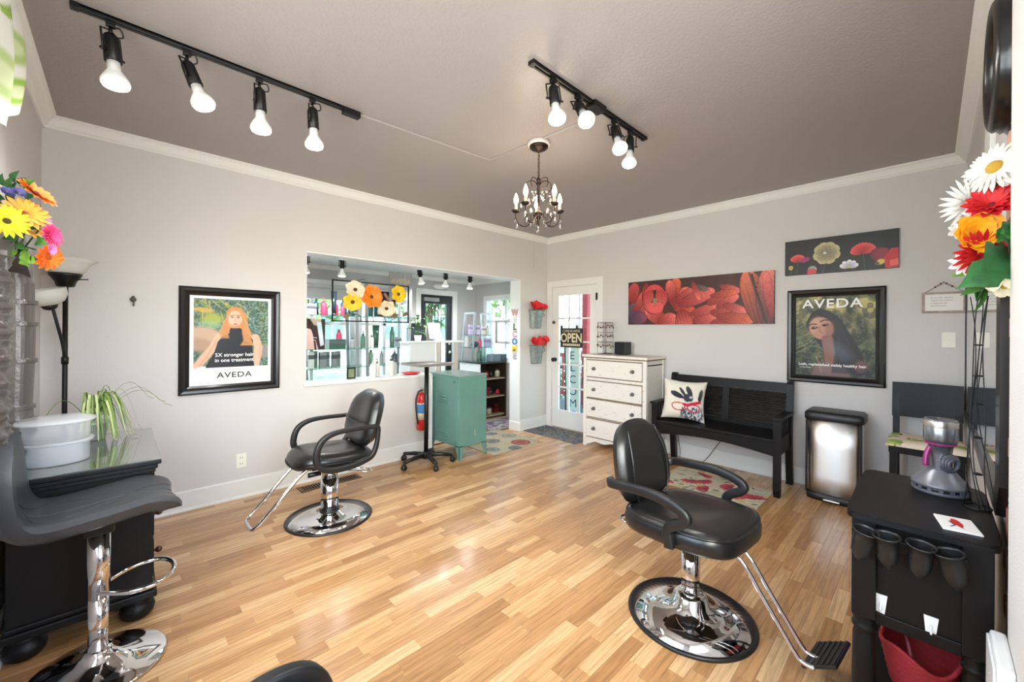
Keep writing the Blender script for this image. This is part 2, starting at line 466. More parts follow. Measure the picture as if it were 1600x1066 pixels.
# crown moulding
cp = [(0, -.073), (.010, -.073), (.014, -.066), (.020, -.060), (.026, -.056), (.046, -.024), (.052, -.018), (.060, -.014), (.0686, -.010), (.0686, 0), (0, 0)]
def moulding(name, a, b, nrm, prof, z, m, par=None):
    a, b, n = Vector(a), Vector(b), Vector(nrm)
    s = MB()
    s.ring([[p + n * u + Vector((0, 0, z + w)) for u, w in prof] for p in (a, b)], True, False)
    return struct(name, s, m, par)
CROWN = mat('crown_paint', (233, 232, 227), .45)
moulding('trim_3', (XL, YA, 0), (XB, YA, 0), (0, -1, 0), cp, HC, CROWN)
moulding('trim_4', (XB, YA, 0), (XB, YR, 0), (-1, 0, 0), cp, HC, CROWN)
moulding('trim_5', (XL, YR, 0), (XL, YA, 0), (1, 0, 0), cp, HC, CROWN)
moulding('trim_6', (XB, YR, 0), (XL, YR, 0), (0, 1, 0), cp, HC, CROWN)
bp = [(0, 0), (.027, 0), (.026, .010), (.018, .018), (.016, .02), (.016, .142), (.012, .150), (0, .150)]
moulding('baseboard_left', (XL, YA, 0), (2.54, YA, 0), (0, -1, 0), bp, 0, WHITETRIM)
moulding('baseboard_left', (4.0, YA, 0), (XB, YA, 0), (0, -1, 0), bp, 0, WHITETRIM)
moulding('baseboard_jamb', (4.0, YA + .2, 0), (4.0, YA - .02, 0), (-1, 0, 0), [(0, 0), (.02, 0), (.02, .11), (.012, .125), (0, .125)], 0, WHITETRIM)
moulding('baseboard_back', (XB, 2.99, 0), (XB, YR, 0), (-1, 0, 0), bp, 0, WHITETRIM)
moulding('baseboard_near', (XL, YR, 0), (XL, YA, 0), (1, 0, 0), bp, 0, WHITETRIM)
moulding('baseboard_right', (XB, YR, 0), (2.1, YR, 0), (0, 1, 0), bp, 0, WHITETRIM)
# linings of the opening: sill board, jambs, head
LIN = mat('opening_lining_paint', (228, 230, 232), .35)
struct('trim_7', MB().b2((1.195, YA - .022, .872), (2.56, YA + .225, .897), .004), LIN, label='white sill board of the pass-through')
struct('trim_8', MB().b2((1.215, YA, 2.100), (4.0, YA + .2, 2.112)).b2((3.988, YA + .002, .1), (4.0, YA + .2, 2.1)), LIN)
struct('trim_9', MB().b2((2.54, YA - .006, 0), (2.572, YA + .206, .872), .003), LIN, label='white cap on the end of the half wall')
struct('trim_10', MB().b2((1.215, YA + .001, .897), (1.221, YA + .2, 2.10)), LIN)
# pipe-like cable cover on the ceiling
cc = MB()
for a, b in (((1.07, 2.51, 0), (2.105, 2.45, 0)), ((2.105, 2.455, 0), (2.148, 1.42, 0))):
    a, b = Vector(a), Vector(b); d = b - a
    cc.box((*((a + b) / 2).xy, HC - .006), (d.length, .02, .012), rotm('Z', math.atan2(d.y, d.x)), .002)
struct('trim_11', cc, CEIL, label='thin cable channel painted like the ceiling')
cw = MB().tube(catmull([(4.25, YA - .004, 2.69), (4.25, YA - .004, 2.5), (4.252, YA - .004, 2.3)], 4), .004, 6)
struct('trim_12', cw, WALL, label='thin painted cable on the wall above the red flowers')

# glazed door to the side porch
DW = mat('door_paint', (231, 229, 226), .4)
cas = MB()
cas.b2((XB - .016, 2.995, 0), (XB, 3.085, 2.12), .003).b2((XB - .016, 3.868, 0), (XB, 3.958, 2.12), .003).b2((XB - .016, 3.085, 2.03), (XB, 3.868, 2.12), .003)
cas.b2((XB, 3.075, 0), (XB + .15, 3.089, 2.03)).b2((XB, 3.864, 0), (XB + .15, 3.878, 2.03))
struct('trim_13', cas, DW)
dx0, dx1, y0, y1 = XB + .005, XB + .043, 3.092, 3.861
door = struct('door_1', MB().b2((dx0, y0, .012), (dx1, y0 + .115, 2.022), .003).b2((dx0, y1 - .115, .012), (dx1, y1, 2.022), .003).b2((dx0, y0 + .115, 1.905), (dx1, y1 - .115, 2.022), .003).b2((dx0, y0 + .115, .012), (dx1, y1 - .115, .26), .003), DW, label='white glazed door with fifteen panes')
gy0, gy1, gz0, gz1 = y0 + .115, y1 - .115, .26, 1.905
for i in range(1, 3):
    y = gy0 + (gy1 - gy0) * i / 3
    if i: struct('muntin', MB().b2((dx0 + .004, y - .011, gz0), (dx1 - .004, y + .011, gz1), .003), DW, door)
for i in range(1, 5):
    z = gz0 + (gz1 - gz0) * i / 5
    struct('muntin', MB().b2((dx0 + .005, gy0, z - .011), (dx1 - .005, gy1, z + .011), .003), DW, door)
for i in range(3):
    for j in range(5):
        ya, yb = gy0 + (gy1 - gy0) * i / 3, gy0 + (gy1 - gy0) * (i + 1) / 3; za, zb = gz0 + (gz1 - gz0) * j / 5, gz0 + (gz1 - gz0) * (j + 1) / 5
        struct('pane', MB().b2((dx0 + .017, ya + .008, za + .008), (dx0 + .021, yb - .008, zb - .008)), GLASS, door)
BRONZE = mat('dark_bronze', (52, 44, 40), .35, .8)
kb = MB().cyl((dx0, 3.805, .98), (dx0 - .008, 3.805, .98), .03, n=20).cyl((dx0 - .008, 3.805, .98), (dx0 - .035, 3.805, .98), .012, n=12)
kb.ball((dx0 - .055, 3.805, .98), (.024, .03, .03))
struct('door_knob', kb, BRONZE, door, 'dark round door knob')
struct('deadbolt', MB().cyl((dx0, 3.83, 1.52), (dx0 - .02, 3.83, 1.52), .024, n=18).box((dx0 - .026, 3.83, 1.52), (.014, .012, .03)), mat('aged_brass', (120, 110, 95), .4, .8), door)
hp = MB()
for z in (1.86,): hp.b2((XB - .022, 3.07, z - .045), (XB - .005, 3.10, z + .045), .002).cyl((XB - .026, 3.085, z - .05), (XB - .026, 3.085, z + .05), .006)
struct('latch', hp, BLACKMETAL, door, 'small black latch on the door casing')

# ------------------------------------------------------------------ porch room behind the pass-through
struct('floor', MB().b2((.6, YA + .2, -.1), (XB, YP + .1, 0)), mat('porch_floor', (176, 156, 132), .5, var=.15))
struct('ceiling', MB().b2((.5, YA + .2, HP), (XB + .1, YP + .1, HP + .08)), PCEIL)
struct('wall_porch_left', MB().b2((.5, YA + .2, 0), (.6, YP + .1, HP)), PWALL)
W1, W2, DR = (1.30, 2.33), (2.46, 3.22), (3.44, 4.06)
pb = MB()
zb, zt = .62, 2.0
for a, b in ((.6, W1[0]), (W1[1], W2[0]), (W2[1], DR[0]), (DR[1], XB + .1)): pb.b2((a, YP, 0), (b, YP + .12, HP))
for a, b in (W1, W2): pb.b2((a, YP, 0), (b, YP + .12, zb)).b2((a, YP, zt), (b, YP + .12, HP))
pb.b2((DR[0], YP, 1.97), (DR[1], YP + .12, HP))
struct('wall_porch_back', pb, PWALL)
SY0, SY1, SZ0, SZ1 = 4.42, 5.36, .93, 1.93
pr = MB().b2((XB, YA + .2, 0), (XB + .12, SY0, HP)).b2((XB, SY1, 0), (XB + .12, YP + .1, HP)).b2((XB, SY0, 0), (XB + .12, SY1, SZ0)).b2((XB, SY0, SZ1), (XB + .12, SY1, HP))
struct('wall_porch_right', pr, PWALL)
moulding('trim_14', (.6, YP, 0), (XB, YP, 0), (0, -1, 0), [(u * .7, w * .8) for u, w in cp], HP, CROWN)
moulding('trim_15', (XB, YP, 0), (XB, YA + .2, 0), (-1, 0, 0), [(u * .7, w * .8) for u, w in cp], HP, CROWN)
PWF = mat('porch_window_paint', (226, 228, 230), .45)
def window(n, a, b, za, zb_, axis, p, panes, lab):
    """sash window: a..b along the wall, p = inner face; axis 'x' wall runs along X"""
    s = MB(); t = .06
    def bx(u0, u1, z0, z1, q0, q1, bv=.003):
        if axis == 'x': s.b2((u0, p + q0, z0), (u1, p + q1, z1), bv)
        else: s.b2((p + q0, u0, z0), (p + q1, u1, z1), bv)
    bx(a - t, a + .02, za - t, zb_ + t, -.015, .1); bx(b - .02, b + t, za - t, zb_ + t, -.015, .1)
    bx(a, b, zb_ - .02, zb_ + t, -.015, .1); bx(a - .02, b + .02, za - t, za + .02, -.03, .1)
    w = struct('window_%d' % n, s, PWF, label=lab)
    for i in range(1, panes):
        u = a + (b - a) * i / panes; s = MB(); bx(u - .02, u + .02, za, zb_, .02, .06); struct('muntin', s, PWF, w)
    s = MB(); zm = za + (zb_ - za) * .62; bx(a, b, zm - .02, zm + .02, .02, .06); struct('sash_rail', s, PWF, w)
    for i in range(panes):
        for z0, z1 in ((za + .02, zm - .02), (zm + .02, zb_ - .02)):
            s = MB(); bx(a + (b - a) * i / panes + .02, a + (b - a) * (i + 1) / panes - .02, z0, z1, .038, .042, 0); struct('pane', s, GLASS, w)
    return w
window(1, W1[0], W1[1], zb, zt, 'x', YP, 2, 'porch window behind the left end of the glass shelves')
window(2, W2[0], W2[1], zb, zt, 'x', YP, 2, 'porch window between the middle post and the black door')
window(3, SY0, SY1, SZ0, SZ1, 'y', XB, 2, 'porch side window above the open shelf cabinet')
# roller shade heads
for n, (a, b) in enumerate((W1, W2)):
    struct('window_shade', MB().cyl((a + .03, YP - .03, zt - .03), (b - .03, YP - .03, zt - .03), .028, n=14).b2((a + .04, YP - .012, zt - .2), (b - .04, YP - .008, zt - .03)), mat('white_shade_cloth', (222, 222, 222), .8)).__setitem__('kind', 'structure')
# black glazed entrance door of the porch
BD = mat('black_door_paint', (34, 40, 46), .35)
d2c = MB()
d2c.b2((DR[0] - .09, YP - .018, 0), (DR[0], YP, 2.06), .003).b2((DR[1], YP - .018, 0), (DR[1] + .09, YP, 2.06), .003).b2((DR[0], YP - .018, 1.97), (DR[1], YP, 2.06), .003)
struct('trim_16', d2c, PWF)
d2 = struct('door_2', MB().b2((DR[0], YP + .02, 0), (DR[0] + .1, YP + .06, 1.97)).b2((DR[1] - .1, YP + .02, 0), (DR[1], YP + .06, 1.97)).b2((DR[0] + .1, YP + .02, 1.83), (DR[1] - .1, YP + .06, 1.97)).b2((DR[0] + .1, YP + .02, 0), (DR[1] - .1, YP + .06, .25)), BD, label='black framed glazed front door')
struct('pane', MB().b2((DR[0] + .1, YP + .038, .25), (DR[1] - .1, YP + .042, 1.83)), GLASS, d2)
for i in range(1, 7):
    x = DR[0] + .1 + (DR[1] - DR[0] - .2) * i / 7
    struct('security_bar', MB().cyl((x, YP + .10, .1), (x, YP + .10, 1.83), .006, n=6), BLACKMETAL, d2)
struct('door_closer', MB().b2((DR[0] + .06, YP - .03, 1.865), (DR[0] + .34, YP + .02, 1.925), .006), STEEL, d2)
struct('lock', MB().cyl((DR[1] - .05, YP + .02, 1.02), (DR[1] - .05, YP - .03, 1.02), .028).cyl((DR[1] - .05, YP + .02, 1.16), (DR[1] - .05, YP, 1.16), .024), STEEL, d2)

# ------------------------------------------------------------------ outdoors
struct('ground', MB().b2((-14, YP + .13, -.35), (26, 40, -.25)).b2((XB + .16, -14, -.35), (26, YP + .13, -.25)), mat('street_ground', (168, 166, 158), .9, var=.15, vscale=.8))
BRANCH = mat('tree_bark', (96, 80, 64), .9, bump=.6, bscale=20)
def tree(loc, h, r, lab, seed, tint):
    t = thing('tree', lab, 'tree', loc, 0, 'trees across the street')
    rg = random.Random(seed)
    ob('trunk', MB().cyl((0, 0, 0), (0, 0, h * .55), .16, .09, 10).cyl((0, 0, h * .45), (r * .4, .1, h * .75), .07, .03, 8).cyl((0, 0, h * .45), (-r * .4, .2, h * .8), .07, .03, 8), BRANCH, t)
    b = MB()
    for i in range(900):
        a, q = rg.random() * 2 * PI, rg.random() ** .4; zz = rg.uniform(-1, 1)
        k = math.sqrt(max(0, 1 - zz * zz)) * q
        c = Vector((k * r * math.cos(a), k * r * math.sin(a), h * .72 + zz * q * h * .38))
        M = Matrix.Translation(c) @ Matrix.Rotation(rg.random() * 6, 4, (rg.random() - .5, rg.random() - .5, rg.random() + .1))
        w = rg.uniform(.12, .26)
        b.add([(-w, 0, 0), (0, -w * .5, .03), (w, 0, 0), (0, w * .5, .03)], [(0, 1, 2, 3)], False, M)
    o = ob('foliage', b, mat('leaf_' + lab[:5], tint, .6, var=.4, vscale=2), t, kind='stuff')
tree((4.2, 14, -.3), 5.0, 2.2, 'broad green tree across the street behind the left porch window', 2, (112, 150, 76))
tree((7.9, 12.4, -.3), 4.6, 1.9, 'dark green tree across the street seen beside the front door', 5, (84, 124, 70))
tree((12.6, 12.6, -.3), 5.4, 2.4, 'pale green tree seen through the porch side window', 8, (128, 162, 100))
hs = thing('house', 'white clapboard house across the street with a grey roof', 'house', (8.5, 19, -.3))
ob('wall', MB().b2((-6, 0, 0), (6, 5, 3.4)), mat('house_siding', (226, 224, 216), .8), hs)
ob('roof', MB().add([(-6.4, -.5, 3.3), (6.4, -.5, 3.3), (6.4, 2.5, 5.4), (-6.4, 2.5, 5.4), (-6.4, 5.5, 3.3), (6.4, 5.5, 3.3)], [(0, 1, 2, 3), (3, 2, 5, 4), (0, 3, 4), (1, 5, 2)]), mat('house_roof', (140, 136, 132), .9), hs)
for x in (-4.4, -1.6, 1.4, 4.2):
    w = ob('window', MB().b2((x - .6, -.06, 1.1), (x + .6, .0, 2.5)), PWF, hs)
    ob('pane', MB().b2((x - .5, -.08, 1.2), (x - .03, -.06, 2.4)).b2((x + .03, -.08, 1.2), (x + .5, -.06, 2.4)), mat('house_pane', (120, 140, 150), .2), w)
# ------------------------------------------------------------------ salon chairs
def superloop(rx, ry, e, n, cx=0, cy=0):
    out = []
    for i in range(n):
        t = 2 * PI * i / n; c, s = math.cos(t), math.sin(t)
        out.append((cx + rx * math.copysign(abs(c) ** e, c), cy + ry * math.copysign(abs(s) ** e, s)))
    return out
def pad(rx, ry, prof, e=.55, n=40, fx=None):
    """cushion: prof = [(inset, z)], optional warp fx(x, y, z) -> z"""
    b = MB(); rr = []
    for ins, z in prof:
        loop = superloop(max(rx - ins, .001), max(ry - ins, .001), e, n)
        rr.append([(x, y, z + (fx(x, y, z) if fx else 0)) for x, y in loop])
    return b.ring(rr, True, True)
def slab_back(w, h, t, z0, x0, lean, wrap, taper=0, e=4.0, nu=22, nv=20, crown=0):
    """upholstered backrest standing on the y-z plane, thickness along x, front = +x"""
    front, back = [], []
    for j in range(nv + 1):
        v = -1 + 2 * j / nv
        rf, rb = [], []
        for i in range(nu + 1):
            u = -1 + 2 * i / nu
            # squircle mapping keeps the outline rounded
            k = (max(abs(u), abs(v)) + 1e-9) / ((abs(u) ** e + abs(v) ** e) ** (1 / e) + 1e-9)
            uu, vv = u * k, v * k
            ww = w / 2 * (1 - taper * (vv * .5 + .5))
            y, z = uu * ww, z0 + h / 2 + vv * h / 2 + crown * (1 - uu * uu) * max(vv, 0)
            m = max(0, 1 - max(abs(u), abs(v)) ** 5) ** .5
            xb = x0 - lean * (vv * .5 + .5) + wrap * uu * uu
            rf.append((xb + t * .5 * m, y, z)); rb.append((xb - t * .5 * m, y, z))
        front.append(rf); back.append(rb)
    b = MB(); b.sheet(front); b.sheet([r[::-1] for r in back])
    return b

def chair_base(t, ring_r, dome=.06):
    ob('base_plate', MB().lathe([(0, .012), (ring_r * .945, .010), (ring_r * .95, .0145), (ring_r * .6, .022 + dome * .12), (ring_r * .3, .026 + dome * .45), (.075, .03 + dome * .9), (.055, .035 + dome), (0, .035 + dome)], n=56), CHROME, t, 'polished chrome floor plate')
    ob('base_ring', MB().lathe([(ring_r * .945, 0), (ring_r, 0), (ring_r * 1.005, .006), (ring_r * .99, .013), (ring_r * .96, .016), (ring_r * .945, .014), (ring_r * .945, 0)], n=56, cap=False), BLACKPLASTIC, t, 'black rubber ring')
def salon_chair_loop(label, loc, rz, group):
    t = thing('salon_chair', label, 'chair', loc, rz, group)
    chair_base(t, .298, .02)
    c = ob('column', MB().cyl((0, 0, .05), (0, 0, .30), .062, n=28).cyl((0, 0, .30), (0, 0, .42), .055, n=28), CHROME, t)
    ob('collar', MB().lathe([(.06, .045), (.069, .045), (.069, .062), (.06, .066)], n=28, cap=False), BLACKPLASTIC, c)
    ob('pump_lever', MB().tube(catmull([(-.04, .03, .33), (-.12, .06, .335), (-.25, .12, .31), (-.29, .05, .30), (-.2, -.01, .32), (-.05, -.01, .335)], 5), .006, 8), CHROME, t)
    ob('under_plate', MB().b2((-.16, -.12, .405), (.16, .12, .425), .004).b2((-.2, -.02, .40), (-.12, .02, .43)).cyl((.12, .17, .40), (.2, .17, .40), .016), BLACKMETAL, t)
    def dish(x, y, z): return (-.018 * max(0, 1 - (x * x + y * y) / .035) if z > .5 else 0) + .015 * max(0, x) / .25 - .012 * max(0, -x) / .25 - (.035 * max(0, (x - .17) / .1) ** 2)
    s = pad(.275, .245, [(.2, .425), (.05, .425), (.015, .435), (0, .46), (.004, .49), (.03, .515), (.08, .528), (.16, .53), (.25, .528)], .62, 48, dish)
    seat = ob('seat', s, LEATHER, t)
    ob('piping', MB().tube([(x, y, .462 + dish(x, y, .4)) for x, y in superloop(.277, .247, .62, 48)], .005, 6, closed=True), LEATHER, seat)
    b = slab_back(.50, .415, .135, .505, -.215, .12, .03, taper=.12, e=3.0)
    bk = ob('backrest', b, LEATHER, t)
    ob('seam', MB().tube(catmull([(-.185, -.2, .72), (-.168, -.1, .70), (-.165, 0, .695), (-.168, .1, .70), (-.185, .2, .72)], 5), .004, 6), LEATHER, bk)
    for sg in (1, -1):
        y = sg * .268
        path = [(-.15, y, .455), (-.06, y, .437), (.08, y, .437), (.155, y, .47), (.18, y, .54), (.15, y, .635), (.07, y, .682), (-.05, y, .692), (-.18, y, .688), (-.245, y, .684), (-.25, y, .63), (-.235, y, .54), (-.205, y, .48)]
        ob('armrest', MB().tube(catmull(path, 5, True), [.019 + .004 * math.cos(2 * PI * (i - 12) / 65) for i in range(65)], 12, True, sq=(.95, 1.0), up=(0, 1, 0)), BLACKPLASTIC, t)
    fr = [(.16, .11, .415), (.22, .11, .40), (.44, .11, .165), (.50, .10, .11), (.515, .06, .10), (.515, -.06, .10), (.50, -.10, .11), (.44, -.11, .165), (.22, -.11, .40), (.16, -.11, .415)]
    ob('footrest', MB().tube(catmull(fr, 5), .0115, 10), CHROME, t, 'chrome footrest bar')
    return t
salon_chair_loop('black salon chair with loop armrests facing the left, in front of the framed blonde poster', (1.125, 3.105, 0), PI - .02, 'loop arm salon chairs')
salon_chair_loop('black salon chair of which only one armrest tip shows at the bottom edge', (.232, .648, 0), .252, 'loop arm salon chairs')

def salon_chair_swept(label, loc, rz):
    t = thing('salon_chair', label, 'chair', loc, rz)
    chair_base(t, .292, .085)
    c = ob('column', MB().cyl((0, 0, .07), (0, 0, .33), .043, n=28).cyl((0, 0, .33), (0, 0, .43), .037, n=28).b2((-.05, -.045, .385), (.07, .045, .435), .006), CHROME, t)
    ob('collar', MB().lathe([(.043, .08), (.062, .082), (.064, .1), (.043, .108)], n=28, cap=False), CHROME, c)
    ob('pump_lever', MB().tube(catmull([(-.02, -.03, .40), (-.06, -.07, .405), (-.12, -.15, .42), (-.22, -.21, .435), (-.27, -.2, .44), (-.28, -.15, .435)], 5), .007, 8), CHROME, t)
    def dish(x, y, z): return (-.02 * max(0, 1 - (x * x + y * y) / .04) if z > .5 else 0) + .012 * max(0, x) / .25 - .012 * max(0, -x) / .25 - .05 * max(0, (x - .2) / .1) ** 2 + (.012 * max(0, (abs(y) - .12) / .14) if z > .5 else 0)
    s = pad(.27, .265, [(.2, .43), (.03, .43), (.01, .437), (0, .455), (0, .49), (.012, .512), (.04, .525), (.09, .532), (.17, .534), (.26, .532)], .52, 52, dish)
    seat = ob('seat', s, LEATHER, t)
    ob('piping', MB().tube([(x, y, .512 + dish(x, y, .4)) for x, y in superloop(.261, .256, .52, 52)], .006, 6, closed=True), LEATHER, seat)
    b = slab_back(.47, .40, .115, .49, -.262, .08, .03, taper=.14, e=3.0, crown=.02)
    bk = ob('backrest', b, LEATHER, t)
    for sg in (1, -1):
        ob('seam', MB().tube(catmull([(-.205, sg * .12, .50), (-.212, sg * .15, .59), (-.232, sg * .15, .73), (-.285, sg * .12, .87)], 5), .005, 6), LEATHER, bk)
    ob('back_bracket', MB().box((-.30, 0, .53), (.03, .12, .16), rotm('Y', -.12), .004).b2((-.30, -.06, .43), (-.1, .06, .445)), BLACKMETAL, t)
    for sg in (1, -1):
        y = sg * .285
        path = [(-.30, sg * .24, .628), (-.26, sg * .285, .638), (-.15, y, .65), (-.02, y, .655), (.09, y, .635), (.13, y, .605), (.11, y, .575), (.065, y, .55), (.045, y, .52), (.05, y, .485), (.055, y, .45)]
        ob('armrest', MB().tube(catmull(path, 5), [.0185] * 51, 12, sq=(1.2, .95), up=(0, 1, 0)), BLACKPLASTIC, t)
    for yy in (-.035, .035):
        ob('footrest_bar', MB().tube(catmull([(.12, yy, .43), (.24, yy, .40), (.34, yy, .27), (.45, yy, .12), (.48, yy, .095), (.52, yy, .095)], 5), .009, 10), CHROME, t)
    fp = MB().box((.53, .07, .105), (.13, .20, .014), rotm('Y', -.55), .004)
    f = ob('foot_plate', fp, BLACKPLASTIC, t, 'black ribbed foot plate')
    for k in range(6):
        ob('rib', MB().box((.485 + k * .018, .07, .085 + k * .0112), (.007, .19, .006), rotm('Y', -.55)), BLACKPLASTIC, f)
    return t
salon_chair_swept('black salon chair with swept open armrests on round chrome base, beside the black vanity table', (2.03, .82, 0), -PI / 2 - .10)

# ------------------------------------------------------------------ bar stool beside the desk
def bar_stool():
    t = thing('bar_stool', 'charcoal quilted bar stool with chrome pole and foot ring, by the glass-topped chest', 'stool', (-.06, 2.36, 0), .05)
    ob('base', MB().lathe([(0, .006), (.212, .004), (.218, .008), (.21, .014), (.14, .026), (.07, .05), (.045, .075), (.04, .09), (0, .09)], n=52), CHROME, t)
    p = ob('pole', MB().cyl((0, 0, .085), (0, 0, .30), .031, n=26).cyl((0, 0, .30), (0, 0, .56), .035, n=26), CHROME, t)
    ob('slot', MB().b2((.02, -.036, .50), (.03, -.03, .56)), BLACKPLASTIC, p)
    fr = [(0, -.03, .325), (.08, -.105, .325), (.16, -.12, .328), (.225, -.07, .335), (.235, .02, .34), (.19, .085, .342), (.1, .09, .338), (0, .03, .325)]
    ob('foot_ring', MB().tube(catmull(fr, 6), .0095, 10), CHROME, t)
    CH = mat('charcoal_leatherette', (50, 52, 56), .4, bump=.15, bscale=260)
    # moulded shell: seat that sweeps up into the backrest
    prof = [(.215, .632), (.20, .655), (.14, .672), (.06, .665), (-.04, .655), (-.13, .650), (-.19, .662), (-.23, .71), (-.25, .79), (-.262, .89), (-.268, .985)]
    half = [.165, .195, .21, .215, .215, .215, .21, .21, .21, .20, .13]
    P = catmull([(x, 0, z) for x, z in prof], 4); H = [v.x for v in catmull([(h, 0, 0) for h in half], 4)]
    up_, dn = [], []; nc = 17
    for i, p0 in enumerate(P):
        f = i / (len(P) - 1); d = (P[min(i + 1, len(P) - 1)] - P[max(i - 1, 0)]).normalized(); nn = Vector((d.z, 0, -d.x))
        if nn.z < 0 and f < .5: nn = -nn
        if nn.x < 0 and f >= .5: nn = -nn
        a, b_ = [], []
        for j in range(nc):
            u = -1 + 2 * j / (nc - 1)
            lift = (.03 + .05 * max(0, f - .5)) * u * u
            rim = max(0, 1 - abs(u) ** 4) ** .5; endf = min(1, min(f, 1 - f) * 14) ** .4
            q = p0 + nn * (lift + (.026 * rim * endf)) + Vector((0, u * H[i], 0))
            r = p0 + nn * (lift - (.05 * rim * endf)) + Vector((0, u * H[i], 0))
            a.append(q); b_.append(r)
        up_.append(a); dn.append(b_)
    sh = ob('seat_shell', MB().sheet(up_).sheet([r[::-1] for r in dn]), CH, t, 'quilted charcoal seat and back')
    for du in ((-1, 1), (1, -1), (0, 0)):
        pts = []
        for i in range(3, len(P) - 3):
            f = i / (len(P) - 1); u = (du[0] + (du[1] - du[0]) * (f * 2 % 1)) * .62 if du != (0, 0) else 0
            j = min(nc - 2, max(0, int((u + 1) / 2 * (nc - 1)))); w = (u + 1) / 2 * (nc - 1) - j
            pts.append(up_[i][j] * (1 - w) + up_[i][j + 1] * w)
        cut = [pts] if du == (0, 0) else [pts[:len(pts) // 2 - 1], pts[len(pts) // 2 + 1:]]
        for q in cut: ob('stitch', MB().tube(q, .0022, 5), mat('dark_stitch', (38, 40, 44), .5), sh)
    ob('seat_mount', MB().b2((-.045, -.045, .56), (.045, .045, .63), .01), BLACKMETAL, t)
bar_stool()

# ------------------------------------------------------------------ black chest with a glass top
def black_chest():
    x0, x1, ya, yb, zt = -.335, .115, 2.615, 3.40, .765
    t = thing('chest_of_drawers', 'black wooden chest with a glass-covered top and bun feet, left of the room', 'chest', ((x0 + x1) / 2, (ya + yb) / 2, 0))
    cx, cy = (x0 + x1) / 2, (ya + yb) / 2; hx, hy = (x1 - x0) / 2, (yb - ya) / 2
    ob('body', MB().b2((-hx, -hy, .12), (hx, hy, zt - .05), .004), BLACKWOOD, t)
    ob('base_moulding', MB().b2((-hx - .012, -hy - .018, .10), (hx + .018, hy + .012, .135), .006).b2((-hx - .006, -hy - .010, .135), (hx + .01, hy + .006, .158), .006), BLACKWOOD, t)
    ob('top', MB().b2((-hx - .012, -hy - .035, zt - .022), (hx + .030, hy + .012, zt), .005).b2((-hx, -hy - .022, zt - .045), (hx + .018, hy, zt - .022), .006).b2((-hx, -hy - .012, zt - .062), (hx + .01, hy, zt - .045), .004), BLACKWOOD, t)
    g = mat('glass_sheet_over_black', (86, 92, 84), .045, spec=.9, coat=1)
    ob('glass_sheet', MB().b2((-hx - .012, -hy - .036, zt), (hx + .028, hy + .012, zt + .006), .0015), g, t, 'reflective glass sheet')
    for x in (-hx + .05, hx - .05):
        for y in (-hy + .05, hy - .05):
            ob('foot', MB().lathe([(.038, .10), (.05, .095), (.055, .085), (.047, .076), (.06, .065), (.066, .045), (.06, .02), (.045, .004), (.04, 0), (0, 0)], (x, y, 0), 20), BLACKWOOD, t)
    for k, (za, zb_) in enumerate(((.18, .36), (.38, .54), (.56, .69))):
        d = ob('drawer', MB().b2((hx - .004, -hy + .03, za), (hx + .008, hy - .03, zb_), .003), BLACKWOOD, t)
        for y in (-hy + .12, hy - .12):
            ob('knob', MB().cyl((hx + .008, y, (za + zb_) / 2), (hx + .02, y, (za + zb_) / 2), .007, n=10).ball((hx + .03, y, (za + zb_) / 2), .015), mat('dark_red_wood_knob', (62, 26, 20), .3), d)
    return t
black_chest()
def cake_carrier():
    t = thing('storage_tub', 'translucent white oval two-tier plastic tub on the glass-topped chest', 'container', (-.212, 2.83, .773), 0)
    PL = mat('translucent_plastic', (240, 242, 244), .25, alpha=.38)
    PL2 = mat('frosted_plastic', (236, 238, 242), .3, alpha=.6)
    def oval(rx, ry, prof, m, nm):
        rr = [[(x * s, y * s, z) for x, y in superloop(rx, ry, .9, 40)] for s, z in prof]
        return ob(nm, MB().ring(rr, True, True), m, t)
    A = .112; B = .105
    oval(A, B, [(.92, 0), (.96, .004), (.97, .085), (.99, .09)], PL2, 'lower_tub')
    oval(A, B, [(1.06, .09), (1.09, .092), (1.09, .1), (1.0, .104)], PL, 'middle_rim')
    oval(A, B, [(.95, .104), (.98, .108), (1.0, .185), (1.0, .19)], PL, 'upper_tub')
    oval(A, B, [(1.16, .186), (1.18, .19), (1.16, .196), (.9, .206), (.5, .212), (.02, .213)], PL, 'lid')
cake_carrier()
